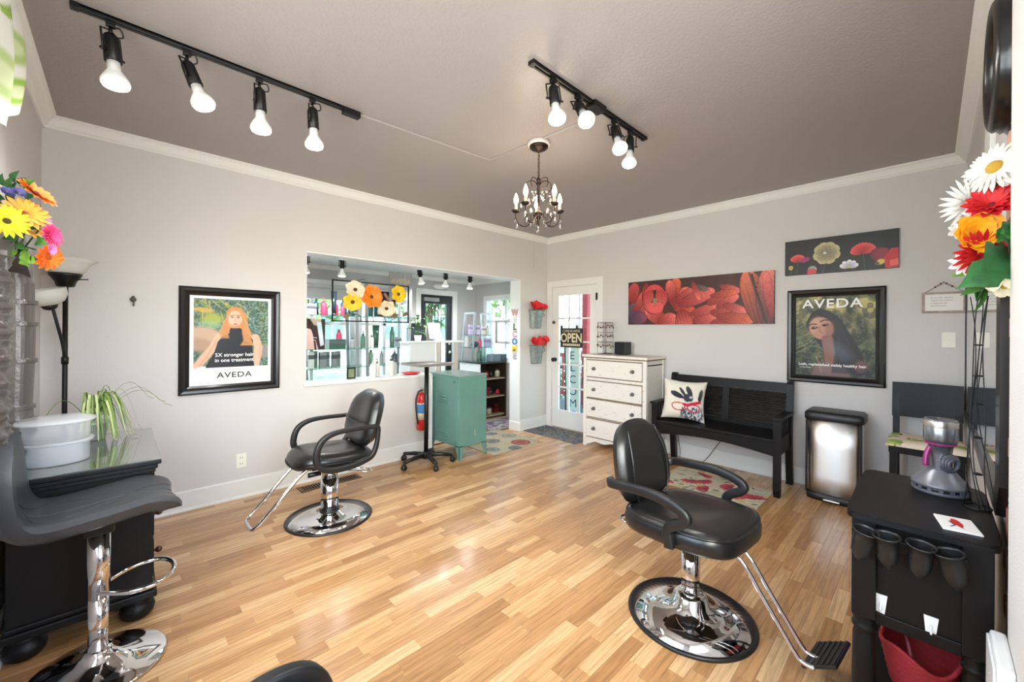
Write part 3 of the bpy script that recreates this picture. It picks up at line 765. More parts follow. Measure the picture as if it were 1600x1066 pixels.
def spider_plant():
    t = thing('spider_plant', 'variegated spider plant trailing over the glass-topped chest', 'plant', (-.115, 3.26, .773))
    ob('pot', MB().lathe([(.05, 0), (.055, 0), (.07, .09), (.075, .09), (.075, .10), (.064, .10), (.06, .085), (0, .085)], n=24), mat('white_glazed_pot', (225, 225, 220), .3), t)
    lf = [mat('spider_leaf_green', (118, 148, 66), .5), mat('spider_leaf_pale', (190, 204, 140), .5)]
    rg = random.Random(4)
    def blade(a, ln, rise, droop, w, m):
        dx, dy = math.cos(a), math.sin(a); n = 9; L_, R2 = [], []
        for i in range(n + 1):
            s = i / n; r = ln * s ** .9
            z = .09 + rise * math.sin(min(1, s * 1.15) * PI * .75) - droop * max(0, s - .45) ** 1.6
            z = max(z, .012 if r < .28 or dx > 0 else z)
            ww = w * (1 - s) ** .6 * (.35 + s * 1.3 if s < .5 else 1)
            c = Vector((dx * r, dy * r, z)); q = Vector((-dy, dx, 0)) * ww
            L_.append(c - q); R2.append(c + q)
        ob('leaf', MB().sheet([L_, [(a_ + b_) / 2 - Vector((0, 0, .002)) for a_, b_ in zip(L_, R2)], R2]), m, t)
    for i in range(46):
        a = rg.uniform(-1.9, .9)
        blade(a, rg.uniform(.12, .22), rg.uniform(.08, .2), rg.uniform(.3, .7), rg.uniform(.006, .010), lf[i % 2])
    for a, l, r in ((.1, .32, .19), (.25, .27, .22), (-.35, .36, .18), (-2.2, .30, .16), (2.8, .2, .14), (1.2, .25, .2)):
        blade(a, l, r, .14, .004, lf[0])
spider_plant()

# ------------------------------------------------------------------ floor lamp behind the chest
def floor_lamp():
    t = thing('floor_lamp', 'black torchiere floor lamp with a frosted bowl and a reading arm, behind the spider plant', 'lamp', (-.248, 3.72, 0))
    ob('base', MB().lathe([(0, 0), (.125, 0), (.13, .01), (.11, .022), (.02, .03), (.012, .04)], n=32), BLACKMETAL, t)
    ob('pole', MB().cyl((0, 0, .03), (0, 0, 1.66), .0125, n=14), BLACKMETAL, t)
    ob('socket_cup', MB().lathe([(.014, 1.645), (.04, 1.65), (.048, 1.68), (.07, 1.715), (.075, 1.73), (.0, 1.73)], n=24), BLACKMETAL, t)
    FR = mat('frosted_lamp_glass', (240, 238, 232), .45, trans=.4, ior=1.15)
    ob('lamp_shade', MB().lathe([(.06, 1.728), (.085, 1.745), (.10, 1.775), (.118, 1.80), (.145, 1.818), (.141, 1.820), (.112, 1.805), (.094, 1.78), (.078, 1.75), (.055, 1.733)], n=36, cap=False), FR, t)
    ob('switch', MB().cyl((.05, -.03, 1.695), (.10, -.05, 1.698), .0035, n=8), BLACKMETAL, t)
    arm = ob('reading_arm', MB().tube(catmull([(0, 0, 1.20), (-.003, -.014, 1.24), (-.012, -.03, 1.32), (-.03, -.05, 1.42), (-.045, -.06, 1.505)], 6), .008, 10).cyl((0, 0, 1.17), (0, 0, 1.215), .017, n=14), BLACKMETAL, t)
    M = Matrix.Translation((-.055, -.065, 1.51)) @ rotm('Y', -.25) @ rotm('X', .15)
    ob('socket_cup', MB().lathe([(.012, -.01), (.03, 0), (.038, .022), (.0, .024)], n=20, M=M), BLACKMETAL, t)
    ob('reading_shade', MB().lathe([(.035, .02), (.07, .035), (.092, .07), (.096, .115), (.092, .115), (.087, .072), (.066, .04), (.03, .025)], n=32, M=M, cap=False), FR, t)
    ob('bulb', MB().lathe([(.012, .03), (.02, .05), (.03, .075), (.022, .10), (0, .106)], n=18, M=M), mat('opal_bulb', (250, 250, 248), .4), t)
floor_lamp()

# ------------------------------------------------------------------ ornate mirror and flowers on the near left wall
ORN = mat('silvered_carved_resin', (98, 91, 88), .3, .25, bump=.5, bscale=45)
def ornate_mirror():
    t = thing('wall_mirror', 'ornate silvery carved mirror frame on the near wall above the chest', 'mirror', (XL, 2.66, .80))
    D = .085
    # far upright: stacked mouldings
    prof = [(0, .9), (.05, .9), (.055, .78), (.06, 1.0), (.075, 1.0), (.08, .9), (.10, .92), (.105, 1.08), (.125, 1.08), (.13, .98), (.15, .98), (.155, 1.1), (.175, 1.1), (.18, .95), (.215, .92), (.22, 1.02), (.235, 1.02), (.24, .9), (.43, .98), (.435, 1.08), (.45, 1.08), (.455, .98), (.60, 1.0), (.605, 1.1), (.62, 1.1), (.625, .96), (.70, .94), (.705, 1.08), (.72, 1.08), (.725, .95), (.80, .95), (.84, .8), (.86, .5)]
    def upright(y, w, nm, bumps):
        rr = []
        zs = [(z, k) for z, k in prof] if not bumps else [(i * .86 / 90, 1 + .05 * math.sin(i * 1.9) + .07 * math.sin(i * .63 + 1)) for i in range(91)]
        for z, k in zs:
            d = D * k * (.86 if bumps else 1)
            loop = []
            for i in range(20):
                a = PI * i / 19 - PI / 2
                q = 1 + (.07 * math.sin(5 * a + z * 60) if bumps else 0)
                loop.append((d * max(0, math.cos(a)) ** .55 * q, y + w * math.sin(a), z))
            rr.append(loop)
        return ob(nm, MB().ring(rr, True, not True), ORN, t)
    upright(.27, .06, 'far_upright', False)
    upright(-.27, .075, 'near_upright', True)
    ob('bottom_rail', MB().b2((0, -.24, .0), (.06, .24, .09), .012).b2((0, -.24, .03), (.075, .24, .06), .012), ORN, t)
    ob('top_rail', MB().ring([[(.0, -.3 + .6 * i / 16, .80 + .10 * math.sin(PI * i / 16)), (.07, -.3 + .6 * i / 16, .80 + .10 * math.sin(PI * i / 16)), (.07, -.3 + .6 * i / 16, .88 + .12 * math.sin(PI * i / 16)), (0, -.3 + .6 * i / 16, .88 + .12 * math.sin(PI * i / 16))] for i in range(17)], True, False), ORN, t)
    ob('mirror_glass', MB().b2((.004, -.24, .06), (.012, .24, .86)), MIRROR, t)
ornate_mirror()

LEAFM = mat('fabric_leaf_green', (66, 120, 48), .55, var=.35, vscale=30)
LEAFL = mat('fabric_leaf_lime', (128, 176, 70), .55, var=.3, vscale=30)
LEAFD = mat('fabric_leaf_dark', (38, 92, 44), .45, var=.35, vscale=25)
def petals(n, r, w, cup, layers=1, r0=.008, curl=0, seed=0):
    b = MB(); rg = random.Random(seed)
    for l in range(layers):
        sc = 1 - .22 * l
        for k in range(n):
            a = 2 * PI * (k + .5 * l) / n + rg.uniform(-.06, .06); d = Vector((math.cos(a), math.sin(a), 0)); q = Vector((-d.y, d.x, 0))
            L_, C_, R2 = [], [], []
            rl = r * sc * rg.uniform(.92, 1.06); tw = rg.uniform(-.15, .15)
            for i in range(6):
                s = i / 5; ww = w * sc * (math.sin(PI * min(1, .12 + s * .8)) ** .7) * (.25 if i == 5 else 1)
                z = (cup + .18 * l) * rl * s - curl * rl * s * s + .004 * l
                c = d * (r0 + rl * s) + Vector((0, 0, z))
                L_.append(c - q * ww + Vector((0, 0, ww * (.3 + tw)))); R2.append(c + q * ww + Vector((0, 0, ww * (.3 - tw)))); C_.append(c)
            b.sheet([L_, C_, R2])
    return b
def flower(par, c, face, n, r, w, cup, col, ctr=None, layers=1, curl=0, cr=.012, seed=0, nm='flower'):
    M = Vector(face).normalized().to_track_quat('Z', 'Y').to_matrix().to_4x4(); M.translation = c
    f = ob(nm, petals(n, r, w, cup, layers, cr * .6, curl, seed), mat('petal_%d_%d_%d' % col, col, .6, var=.14, vscale=40), par)
    f.matrix_local = M
    if ctr: ob('flower_centre', MB().ball((0, 0, .004), (cr, cr, cr * .6), 12, 6), mat('centre_%d_%d_%d' % ctr, ctr, .8, bump=.8, bscale=300), f)
    return f
def leaf(par, c, d, nrm, ln, wd, m, lobes=0, nm='leaf'):
    d = Vector(d).normalized(); n = Vector(nrm); s = d.cross(n).normalized(); n = s.cross(d)
    L_, C_, R2 = [], [], []; k = 14
    for i in range(k + 1):
        t = i / k; w = wd * math.sin(PI * t ** .75) * (1 + (.28 * math.sin(t * lobes * 2 * PI) if lobes else 0)) + .0008
        p = Vector(c) + d * ln * t + n * (.15 * ln * math.sin(PI * t))
        C_.append(p); L_.append(p + s * w + n * w * .35); R2.append(p - s * w + n * w * .35)
    return ob(nm, MB().sheet([L_, C_, R2]), m, par)
VIEW = -_F
def left_bouquet():
    c0 = at(40, 350, 1.55)
    t = thing('flower_bunch', 'bunch of orange, yellow and pink cloth flowers on the ornate mirror frame', 'flowers', c0)
    P = lambda x, y, t_=1.55: at(x, y, t_) - c0
    tw = Vector((.62, -.78, 0))
    O1, O2, Y_, PK, PK2 = (240, 130, 32), (235, 104, 20), (250, 206, 24), (222, 60, 122), (232, 120, 190)
    flower(t, P(55, 303, 1.56), (.7, -.4, .75), 13, .062, .012, .25, O1, (120, 60, 20), 2, .1, .012, 1)
    flower(t, P(38, 335, 1.50), (.4, -.8, .4), 15, .060, .010, .25, (246, 150, 50), (150, 80, 20), 2, .1, .012, 2)
    flower(t, P(10, 346, 1.44), (.35, -.9, .15), 19, .056, .0075, .12, Y_, (70, 60, 20), 2, .05, .012, 3)
    flower(t, P(76, 368, 1.53), (.8, -.55, .1), 22, .042, .004, .5, PK, (200, 40, 90), 3, .2, .008, 4)
    flower(t, P(60, 345, 1.58), (.5, -.5, .6), 12, .034, .007, .5, PK2, None, 2, .1, .008, 5)
    flower(t, P(74, 402, 1.52), (.75, -.6, -.2), 12, .048, .010, .25, O2, (150, 70, 10), 2, .1, .010, 6)
    flower(t, P(79, 390, 1.5), (.8, -.5, 0), 10, .018, .006, .5, PK2, None, 1, .1, .006, 7)
    flower(t, P(50, 360, 1.57), (.5, -.7, .2), 8, .028, .01, .4, (246, 180, 80), None, 1, .1, .008, 8)
    for x, y in ((11, 302), (30, 303)): flower(t, P(x, y, 1.53), (.4, -.7, .6), 12, .020, .006, .7, (126, 124, 196), None, 2, .2, .006, 9 + x)
    for x, y, dx, dz, ln, m in ((10, 292, -.1, .9, .05, LEAFD), (25, 288, .3, .4, .06, LEAFD), (40, 298, .5, .3, .07, LEAFM), (5, 322, -.2, .3, .06, LEAFM), (18, 320, .4, .5, .06, LEAFD),
                                (35, 375, .3, -.3, .07, LEAFM), (40, 398, .4, -.7, .06, LEAFL), (28, 393, -.5, -.4, .06, LEAFL), (48, 400, .6, -.5, .055, LEAFL), (58, 375, .7, -.2, .07, LEAFM), (15, 378, -.1, -.5, .05, LEAFM), (68, 380, .7, .1, .05, LEAFM), (40, 312, .6, .1, .06, LEAFD), (20, 300, .2, .6, .06, LEAFM), (32, 292, .6, .5, .05, LEAFD), (8, 312, -.5, .2, .06, LEAFD), (22, 312, .3, .7, .07, LEAFD), (55, 335, .8, .0, .06, LEAFM), (48, 350, .7, -.3, .06, LEAFD), (30, 370, -.3, -.4, .07, LEAFD), (20, 385, -.4, -.3, .06, LEAFM), (44, 388, .3, -.6, .07, LEAFL), (62, 352, .8, .2, .05, LEAFD)):
        leaf(t, P(x, y, 1.56), Vector((.72 * dx, -.69 * dx, dz)) - _F * .15, VIEW, ln, ln * .28, m, 2 if m is LEAFL else 0)
    for x, y in ((45, 340), (60, 360), (30, 360), (55, 390), (20, 330), (25, 350)):
        ob('stem', MB().tube([P(x, y, 1.57), P((x + 20) / 2, 385, 1.6), P(15, 410, 1.6)], .003, 6), LEAFD, t)
left_bouquet()
def valance():
    c = Cv(1, .75, 90, 70, (240, 240, 234))
    for u, v, r, cl in ((.2, .3, .12, (188, 206, 140)), (.6, .25, .13, (196, 212, 150)), (.9, .45, .12, (180, 205, 130)), (.35, .75, .11, (170, 200, 110)), (.75, .72, .12, (190, 210, 140)), (.95, .8, .1, (150, 190, 80))):
        c.ell(u, v, r, r * .8, cl, .4, .3); c.ell(u, v, r * .5, r * .4, (214, 226, 180), .4, .4)
    for i in range(14):
        u, v = R_.random(), R_.random() * .9; a = R_.random() * 6
        c.petal(u, v, .16, .035, a, (120, 160, 60) if i % 2 else (70, 66, 76), (170, 200, 90) if i % 2 else (96, 92, 104), (80, 80, 80))
    f = lambda u, v: (XL + .05 + .028 * np.sin(u * 34) * (.4 + .6 * v) + .05 * v * (1 - v) * 2, 1.2 + 1.35 * u + 0 * v, 2.70 - (.50 + .10 * np.sin(u * PI * 3 + .7)) * v)
    ob('window_valance', c.mb(f), CLOTHPRINT, None, 'white curtain valance printed with green leaves at the top left', 'curtain')
    struct('window_4', MB().b2((XL - .1, .38, .88), (XL + .012, .44, 2.32), .003).b2((XL - .1, 2.06, .88), (XL + .012, 2.12, 2.32), .003).b2((XL - .1, .38, 2.27), (XL + .012, 2.12, 2.33), .003).b2((XL - .1, .38, .86), (XL + .03, 2.12, .91), .003), WHITETRIM, label='white framed window beside the camera')
    struct('window_5', MB().b2((.08, YR - .1, .88), (.12, YR + .01, 2.32), .003).b2((1.36, YR - .1, .88), (1.4, YR + .01, 2.32), .003).b2((.08, YR - .1, 2.27), (1.4, YR + .01, 2.33), .003).b2((.08, YR - .1, .86), (1.4, YR + .02, .91), .003), WHITETRIM, label='white framed window behind the camera')
valance()
# ------------------------------------------------------------------ pictures on the walls
FRAME = mat('black_picture_frame', (20, 19, 20), .28, coat=.3)
def framed(label, a0, a1, z0, z1, wall, mw, paint):
    """picture on wall 'A' (a = X) or wall 'B' (a = Y, from left to right seen from the room)"""
    W, H = abs(a1 - a0), z1 - z0
    if wall == 'A': o, rx, nrm = Vector((a0, YA, z0)), Vector((1, 0, 0)), Vector((0, -1, 0))
    else: o, rx, nrm = Vector((XB, a0, z0)), Vector((0, -1, 0)), Vector((-1, 0, 0))
    t = thing('framed_poster', label, 'poster', o)
    up = Vector((0, 0, 1))
    prof = [(0, 0), (0, .022), (.012, .030), (.03, .026), (.042, .018), (.05, .022), (mw, .014), (mw, 0)]
    cs = [(0, 0, 1, 1), (W, 0, -1, 1), (W, H, -1, -1), (0, H, 1, -1)]
    rings = [[rx * (x + sx * u) + up * (y + sy * u) + nrm * d for u, d in prof] for x, y, sx, sy in cs]
    ob('frame', MB().ring(rings, False, False, True), FRAME, t)
    iw, ih = W - 2 * mw, H - 2 * mw
    cv = Cv(iw, ih, 170, int(170 * ih / iw), (245, 245, 243)); paint(cv)
    p = ob('print', cv.flat(rx * mw + up * (H - mw) + nrm * .010, rx * iw, up * -ih), PRINT, t)
    def put(s, u, v, size, m, xs=1, space=1, bold=0):
        text('lettering', s, size, m, p, frameM(rx * (mw + iw * u) + up * (H - mw - ih * v) + nrm * .0112, rx, up), xs, .0003, 'CENTER', None, space, bold)
    return put
INKB = mat('ink_black', (30, 30, 32), .5); INKW = mat('ink_white', (248, 248, 246), .5); INKG = mat('ink_grey', (150, 150, 150), .5)
def paint_blonde(c):
    ph = (c.u > .045) & (c.u < .96) & (c.v > .03) & (c.v < .81)
    base = c.a.copy()
    c.a[:] = np.array((86, 112, 92)) / 255
    n1, n2, n3 = c.noise(9, 9, 1), c.noise(26, 26, 2), c.noise(60, 60, 3)
    c.mix((n1 > .55) * .5, (120, 138, 66)); c.mix(np.clip(n2 - .4, 0, 1) * 1.2, (70, 104, 118)); c.mix((n3 > .62) * .35, (170, 186, 170)); c.mix((n3 < .3) * .4, (34, 48, 44))
    for i in range(46):
        x, y, a = R_.uniform(.62, 1), R_.uniform(.1, .7), R_.uniform(0, 6.3)
        c.line([(x, y), (x + .12 * math.cos(a), y + .11 * math.sin(a))], .009, (132, 168, 176) if i % 3 else (56, 84, 96), .8, True)
    for i in range(30):
        x, y, a = R_.uniform(.05, .7), R_.uniform(.03, .2), R_.uniform(.3, 1.6)
        c.line([(x, y), (x + .2 * math.cos(a), y + .16 * math.sin(a))], .010, (206, 184, 78) if i % 2 else (112, 140, 80), .7, True)
    c.ell(.26, .26, .12, .09, (176, 184, 64), 0, .6, .8); c.ell(.15, .16, .13, .035, (222, 176, 70), .1, .5, .8); c.ell(.22, .33, .15, .06, (150, 186, 150), 0, .6, .6)
    c.ell(.15, .48, .26, .17, (196, 164, 138), .15, .3); c.ell(.13, .56, .2, .1, (172, 138, 116), .3, .5, .7); c.ell(.92, .64, .1, .1, (150, 140, 140), 0, .4, .8)
    SK, SK2, HR, HR2 = (226, 178, 152), (204, 150, 122), (204, 138, 82), (232, 176, 116)
    c.poly([(.43, .16), (.5, .11), (.6, .12), (.67, .2), (.69, .32), (.74, .42), (.77, .50), (.72, .55), (.66, .54), (.58, .48), (.5, .42), (.44, .44), (.36, .44), (.38, .38), (.41, .28)], HR)
    for x_, y_, rx_, ry_, a_ in ((.36, .455, .075, .042, -.3), (.44, .455, .05, .03, .4), (.71, .53, .07, .05, .9), (.64, .50, .06, .06, .5), (.69, .585, .03, .035, .3)): c.ell(x_, y_, rx_, ry_, HR, a_, .25)
    c.line([(.34, .46), (.27, .58), (.16, .70), (.08, .79)], .052, SK); c.line([(.79, .47), (.83, .58), (.82, .68), (.79, .8)], .055, SK)
    c.line([(.31, .5), (.2, .68), (.1, .8)], .012, SK2, .6); c.line([(.86, .56), (.85, .7)], .012, SK2, .6)
    c.poly([(.47, .36), (.6, .36), (.7, .43), (.76, .50), (.755, .62), (.78, .81), (.17, .81), (.28, .64), (.32, .52), (.38, .45), (.46, .42)], (30, 31, 40))
    c.ell(.535, .245, .088, .112, SK, -.06, .12); c.ell(.535, .34, .035, .03, SK2, 0, .4, .7)
    c.ell(.49, .25, .05, .10, (240, 198, 176), 0, .8, .5)
    for x in (.497, .572):
        c.ell(x, .232, .024, .007, (110, 74, 60), 0, .4); c.ell(x, .236, .008, .007, (50, 60, 66)); c.line([(x - .026, .214), (x + .026, .212)], .006, (150, 98, 66), .8)
    c.line([(.535, .24), (.53, .278), (.542, .28)], .005, SK2, .8); c.ell(.535, .312, .026, .009, (176, 88, 84), 0, .3)
    for i in range(34):
        f = i / 33; x = .425 - .09 * f
        c.line([(.47 + .02 * f, .14 + .02 * f), (.43 - .02 * f, .26), (.40 - .06 * f, .38 + .04 * f), (.46 - .10 * f, .46 + .02 * math.sin(i))], .006, HR2 if i % 2 else (170, 104, 56), .5)
        c.line([(.58 + .03 * f, .14 + .03 * f), (.64 + .03 * f, .28), (.62 + .08 * f, .40), (.64 + .12 * f, .50 + .06 * f), (.60 + .14 * f, .56)], .006, HR2 if i % 2 else (176, 108, 60), .5)
    c.ell(.13, .805, .06, .02, (238, 238, 230), -.2, .3)
    c.a = np.where(ph[..., None], c.a, base)
put = framed('black framed poster of a blonde woman in a black top on the left wall', .313, .997, .883, 1.720, 'A', .066, paint_blonde)
put('5X stronger hair', .53, .668, .041, INKW, .95, 1, .0004); put('in one treatment', .53, .728, .041, INKW, .95, 1, .0004)
put('AVEDA', .53, .90, .062, INKB, 1.12, 1.12, .001)
put('BOTANICAL REPAIR', .5, .835, .012, INKB)
def paint_dark(c):
    c.a[:] = np.array((58, 62, 46)) / 255
    n1, n2, n3 = c.noise(7, 7, 4), c.noise(16, 16, 5), c.noise(40, 40, 6)
    c.mix(np.clip((n1 - .45) * 3, 0, 1) * np.clip(1.1 - c.v * 1.6, 0, 1), (204, 188, 116)); c.mix((n2 > .6) * .5, (34, 42, 36)); c.mix((n2 < .3) * .4, (116, 126, 74)); c.mix((n3 > .68) * .3, (160, 156, 110))
    for i in range(40):
        y = R_.uniform(.0, .8); c.line([(-.05, y), (.18, y - .1), (.42, y - .34)], .010, (150, 150, 104) if i % 2 else (74, 88, 66), .45, True)
    for i in range(26):
        x, y, a = R_.uniform(.0, .5), R_.uniform(.45, .8), R_.uniform(-.5, .4)
        c.line([(x, y), (x + .25 * math.cos(a), y + .2 * math.sin(a))], .008, (112, 132, 110), .5, True)
    HRD, SK, SK2 = (38, 34, 38), (190, 138, 116), (146, 98, 82)
    c.poly([(.22, .19), (.33, .15), (.46, .19), (.60, .30), (.67, .42), (.76, .55), (.84, .7), (.94, .96), (.40, .98), (.36, .66), (.24, .50), (.16, .42), (.14, .33)], HRD)
    c.ell(.34, .40, .155, .185, SK, -.25, .12); c.ell(.25, .36, .07, .13, (214, 162, 138), .3, .8, .6); c.ell(.46, .42, .06, .13, SK2, .2, .8, .7)
    c.line([(.42, .54), (.44, .66), (.46, .80)], .075, SK2); c.ell(.46, 1.0, .26, .22, (150, 112, 100), 0, .25); c.ell(.40, .92, .12, .12, (170, 128, 112), 0, .9, .6)
    c.ell(.25, .395, .045, .022, (66, 46, 42), -.2, .4); c.ell(.395, .36, .043, .022, (66, 46, 42), -.25, .4); c.ell(.25, .398, .014, .014, (20, 16, 18)); c.ell(.397, .363, .014, .014, (20, 16, 18)); c.ell(.262, .39, .006, .006, (220, 210, 206)); c.ell(.408, .355, .006, .006, (220, 210, 206)); c.line([(.17, .375), (.22, .345), (.28, .35)], .010, (54, 38, 34), .8); c.line([(.33, .315), (.38, .295), (.45, .30)], .010, (54, 38, 34), .8)
    c.line([(.31, .38), (.33, .45), (.36, .46)], .008, SK2, .8); c.ell(.40, .515, .05, .022, (158, 92, 104), -.25, .35); c.line([(.36, .517), (.44, .505)], .004, (96, 50, 58), .8)
    for i in range(40):
        f = i / 39; c.line([(.30 + .1 * f, .17 + .01 * i / 10), (.50 + .08 * f, .30 + .04 * f), (.55 + .12 * f, .55), (.48 + .4 * f, .95)], .006, (70, 62, 66) if i % 2 else (22, 20, 24), .5)
    for i in range(5): c.ell(.46 + .05 * i, .60 + .04 * i, .12, .10, (120, 136, 160), .3, 1, .16)
    c.ell(.84, .86, .08, .1, (150, 96, 84), .3, .5, .7); c.line([(.28, .76), (.35, .95)], .006, (210, 190, 170), .7)
    c.mix(np.clip((c.v - .72) * 1.2, 0, .35), (26, 40, 66))
put = framed('black framed poster of a dark-haired woman on the back wall, above the bin', .945, .257, .945, 1.792, 'B', .066, paint_dark)
put('AVEDA', .47, .095, .112, INKW, 1.12, 1.1, .0015); put('Lush, replenished visibly healthy hair', .47, .86, .0325, INKW, 1, 1, .0006)
put('NUTRIPLENISH', .13, .90, .013, INKW)

def canvas(label, y0, y1, z0, z1, paint, nx):
    t = thing('canvas_print', label, 'painting', (XB, y0, z0))
    W, H = y0 - y1, z1 - z0
    ob('stretcher_edge', MB().b2((-.032, -W, 0), (0, 0, H), .002), mat('canvas_black_edge', (26, 20, 20), .6), t)
    cv = Cv(W, H, nx, int(nx * H / W), (48, 26, 26)); paint(cv)
    ob('painted_face', cv.flat((-.0325, 0, H), (0, -W, 0), (0, 0, -H)), CANVASPRINT, t)
def paint_red(c):
    c.a[:] = np.array((64, 42, 42)) / 255; c.mix(c.noise(20, 8, 3) * .4, (110, 52, 46))
    A, B, O = (158, 46, 46), (250, 124, 114), (240, 116, 76)
    rs = random.Random(21)
    # background leaves and outer petals, back to front, in the painting's order
    L_ = [(.02, .95, .16, .10, -1.2, (70, 60, 80), (120, 90, 110)), (.05, .7, .2, .05, -1.0, A, B), (.1, .95, .22, .055, -1.15, A, B), (.03, .5, .16, .07, -1.4, A, (210, 84, 88)), (.15, .05, .2, .06, 1.5, A, B), (.02, .9, .14, .07, -.2, (80, 60, 90), (150, 80, 100)),
          (.30, .98, .2, .09, -2.4, A, B), (.24, .99, .16, .08, -.3, A, B), (.34, .55, .18, .07, -.6, A, B), (.36, .55, .2, .075, .5, A, O), (.38, .5, .2, .06, -.45, A, B), (.40, .6, .27, .07, -.38, A, B), (.33, .5, .18, .07, -1.2, A, O), (.36, .5, .16, .055, -1.75, A, B),
          (.46, .15, .16, .03, .3, (60, 50, 50), (130, 110, 100)), (.50, .1, .14, .03, 1.2, A, B), (.42, .68, .16, .09, 1.3, A, B), (.50, .92, .18, .06, -.1, A, B), (.48, .80, .22, .05, -.28, A, B), (.60, .60, .18, .05, -.55, A, O), (.62, .75, .20, .055, .12, A, O), (.62, .98, .26, .05, -.12, A, B), (.66, .66, .16, .045, -.5, A, B),
          (.66, .85, .24, .06, .1, A, O), (.68, .22, .14, .035, .35, A, B), (.62, .42, .18, .035, -.1, A, O), (.70, .60, .16, .04, .35, A, B), (.93, 1.04, .37, .10, -1.80, (120, 44, 34), (244, 132, 96)), (.955, 1.04, .37, .095, -1.52, (110, 40, 36), (250, 136, 118)), (.99, .9, .3, .04, -1.7, A, B)]
    for x, y, ln, wd, a, c0, c1 in L_: c.petal(x, y, ln, wd, a, c0, c1, (46, 16, 18), 26)
    # big tulip cup on the left
    c.ell(.215, .42, .098, .115, (40, 18, 20), 0, .04); c.ell(.215, .42, .094, .11, (214, 80, 80), 0, .05)
    c.petal(.20, .66, .15, .085, -1.75, B, (176, 54, 60), (40, 16, 20), 40); c.petal(.24, .66, .15, .08, -1.25, B, (180, 54, 60), (40, 16, 20), 40); c.ell(.225, .62, .065, .045, (234, 98, 96), 0, .06)
    c.poly([(.205, .22), (.235, .22), (.225, .36), (.25, .5), (.19, .5), (.215, .36)], (44, 24, 24)); c.ell(.222, .46, .02, .022, (150, 130, 92), 0, .3)
    c.mix(np.clip(np.abs(c.noise(170, 30, 9) - .5) * 1.0 - .12, 0, .16), (60, 24, 24))
    c.line([(.875, .05), (.90, .35), (.935, .7), (.96, 1.0)], .006, (44, 28, 26), .9)
    for k in range(22):
        f = k / 21; x, y = .875 + .085 * f, .08 + .9 * f
        c.line([(x, y), (x - .022, y - .10)], .003, (60, 34, 32), .6); c.line([(x, y), (x + .024, y - .08)], .003, (60, 34, 32), .6)
canvas('long red flower canvas above the white dresser', 2.608, 1.052, 1.482, 2.002, paint_red, 300)
def paint_flowers(c):
    c.a[:] = np.array((12, 12, 14)) / 255
    RD, RD2 = (200, 36, 48), (244, 90, 84)
    def poppy(x, y, s, a0=-2.6, a1=-.5, n=9):
        for k in range(n):
            a = a0 + (a1 - a0) * k / (n - 1); c.petal(x, y, s, s * .36, a, RD, RD2, (110, 14, 26), 16)
    for x, y0, x2 in ((.13, .62, .12), (.30, .8, .29), (.72, .55, .735), (.06, .85, .065), (.4, .7, .36)): c.line([(x, y0), (x2, 1.02)], .004, (52, 66, 46))
    poppy(.13, .62, .085); c.ell(.2, .58, .05, .03, (150, 40, 96), -.3, .4)
    poppy(.72, .55, .115, -2.9, -.35, 11)
    c.ell(.855, .62, .08, .075, (112, 26, 40), 0, .1); c.ell(.87, .6, .06, .055, (140, 40, 52), 0, .5); c.poly([(.88, .72), (.94, .5), (1, .5), (1, 1), (.9, 1)], (196, 40, 48)); c.poly([(.93, .8), (1, .76), (1, .93), (.93, .95)], (236, 92, 84)); c.ell(.86, .82, .035, .03, (214, 190, 96), -.5, .4); c.ell(.83, .86, .02, .02, (90, 80, 40))
    for a in (-2.5, -1.9, -1.2, -.5, .3, 1.2, 2.0, 2.8): c.petal(.40, .45, .128, .075, a, (120, 112, 96), (206, 192, 134), (226, 214, 150), 12)
    for a in (-1.6, .8, 2.3, -2.9, -.1): c.petal(.40, .45, .10, .06, a, (136, 126, 106), (164, 152, 122), (210, 196, 130), 10)
    c.ell(.40, .45, .02, .02, (100, 138, 120), 0, .4); c.ell(.385, .44, .016, .012, (226, 220, 180), 0, .5)
    for a in (-2.8, -2.2, -1.5, -.9, -.35): c.petal(.60, .90, .085, .036, a, (176, 176, 190), (246, 246, 250), (130, 130, 140), 14)
    c.ell(.60, .89, .012, .012, (206, 196, 120))
    c.ell(.06, .78, .022, .028, (206, 176, 86), 0, .2); c.line([(.06, .72), (.06, .82)], .003, (150, 110, 50))
    c.ell(.27, .87, .042, .04, (146, 156, 140), 0, .15); c.ell(.265, .95, .045, .04, (206, 56, 56), 0, .2)
canvas('long black canvas with poppies, above the dark-haired poster', .965, .184, 1.935, 2.253, paint_flowers, 240)

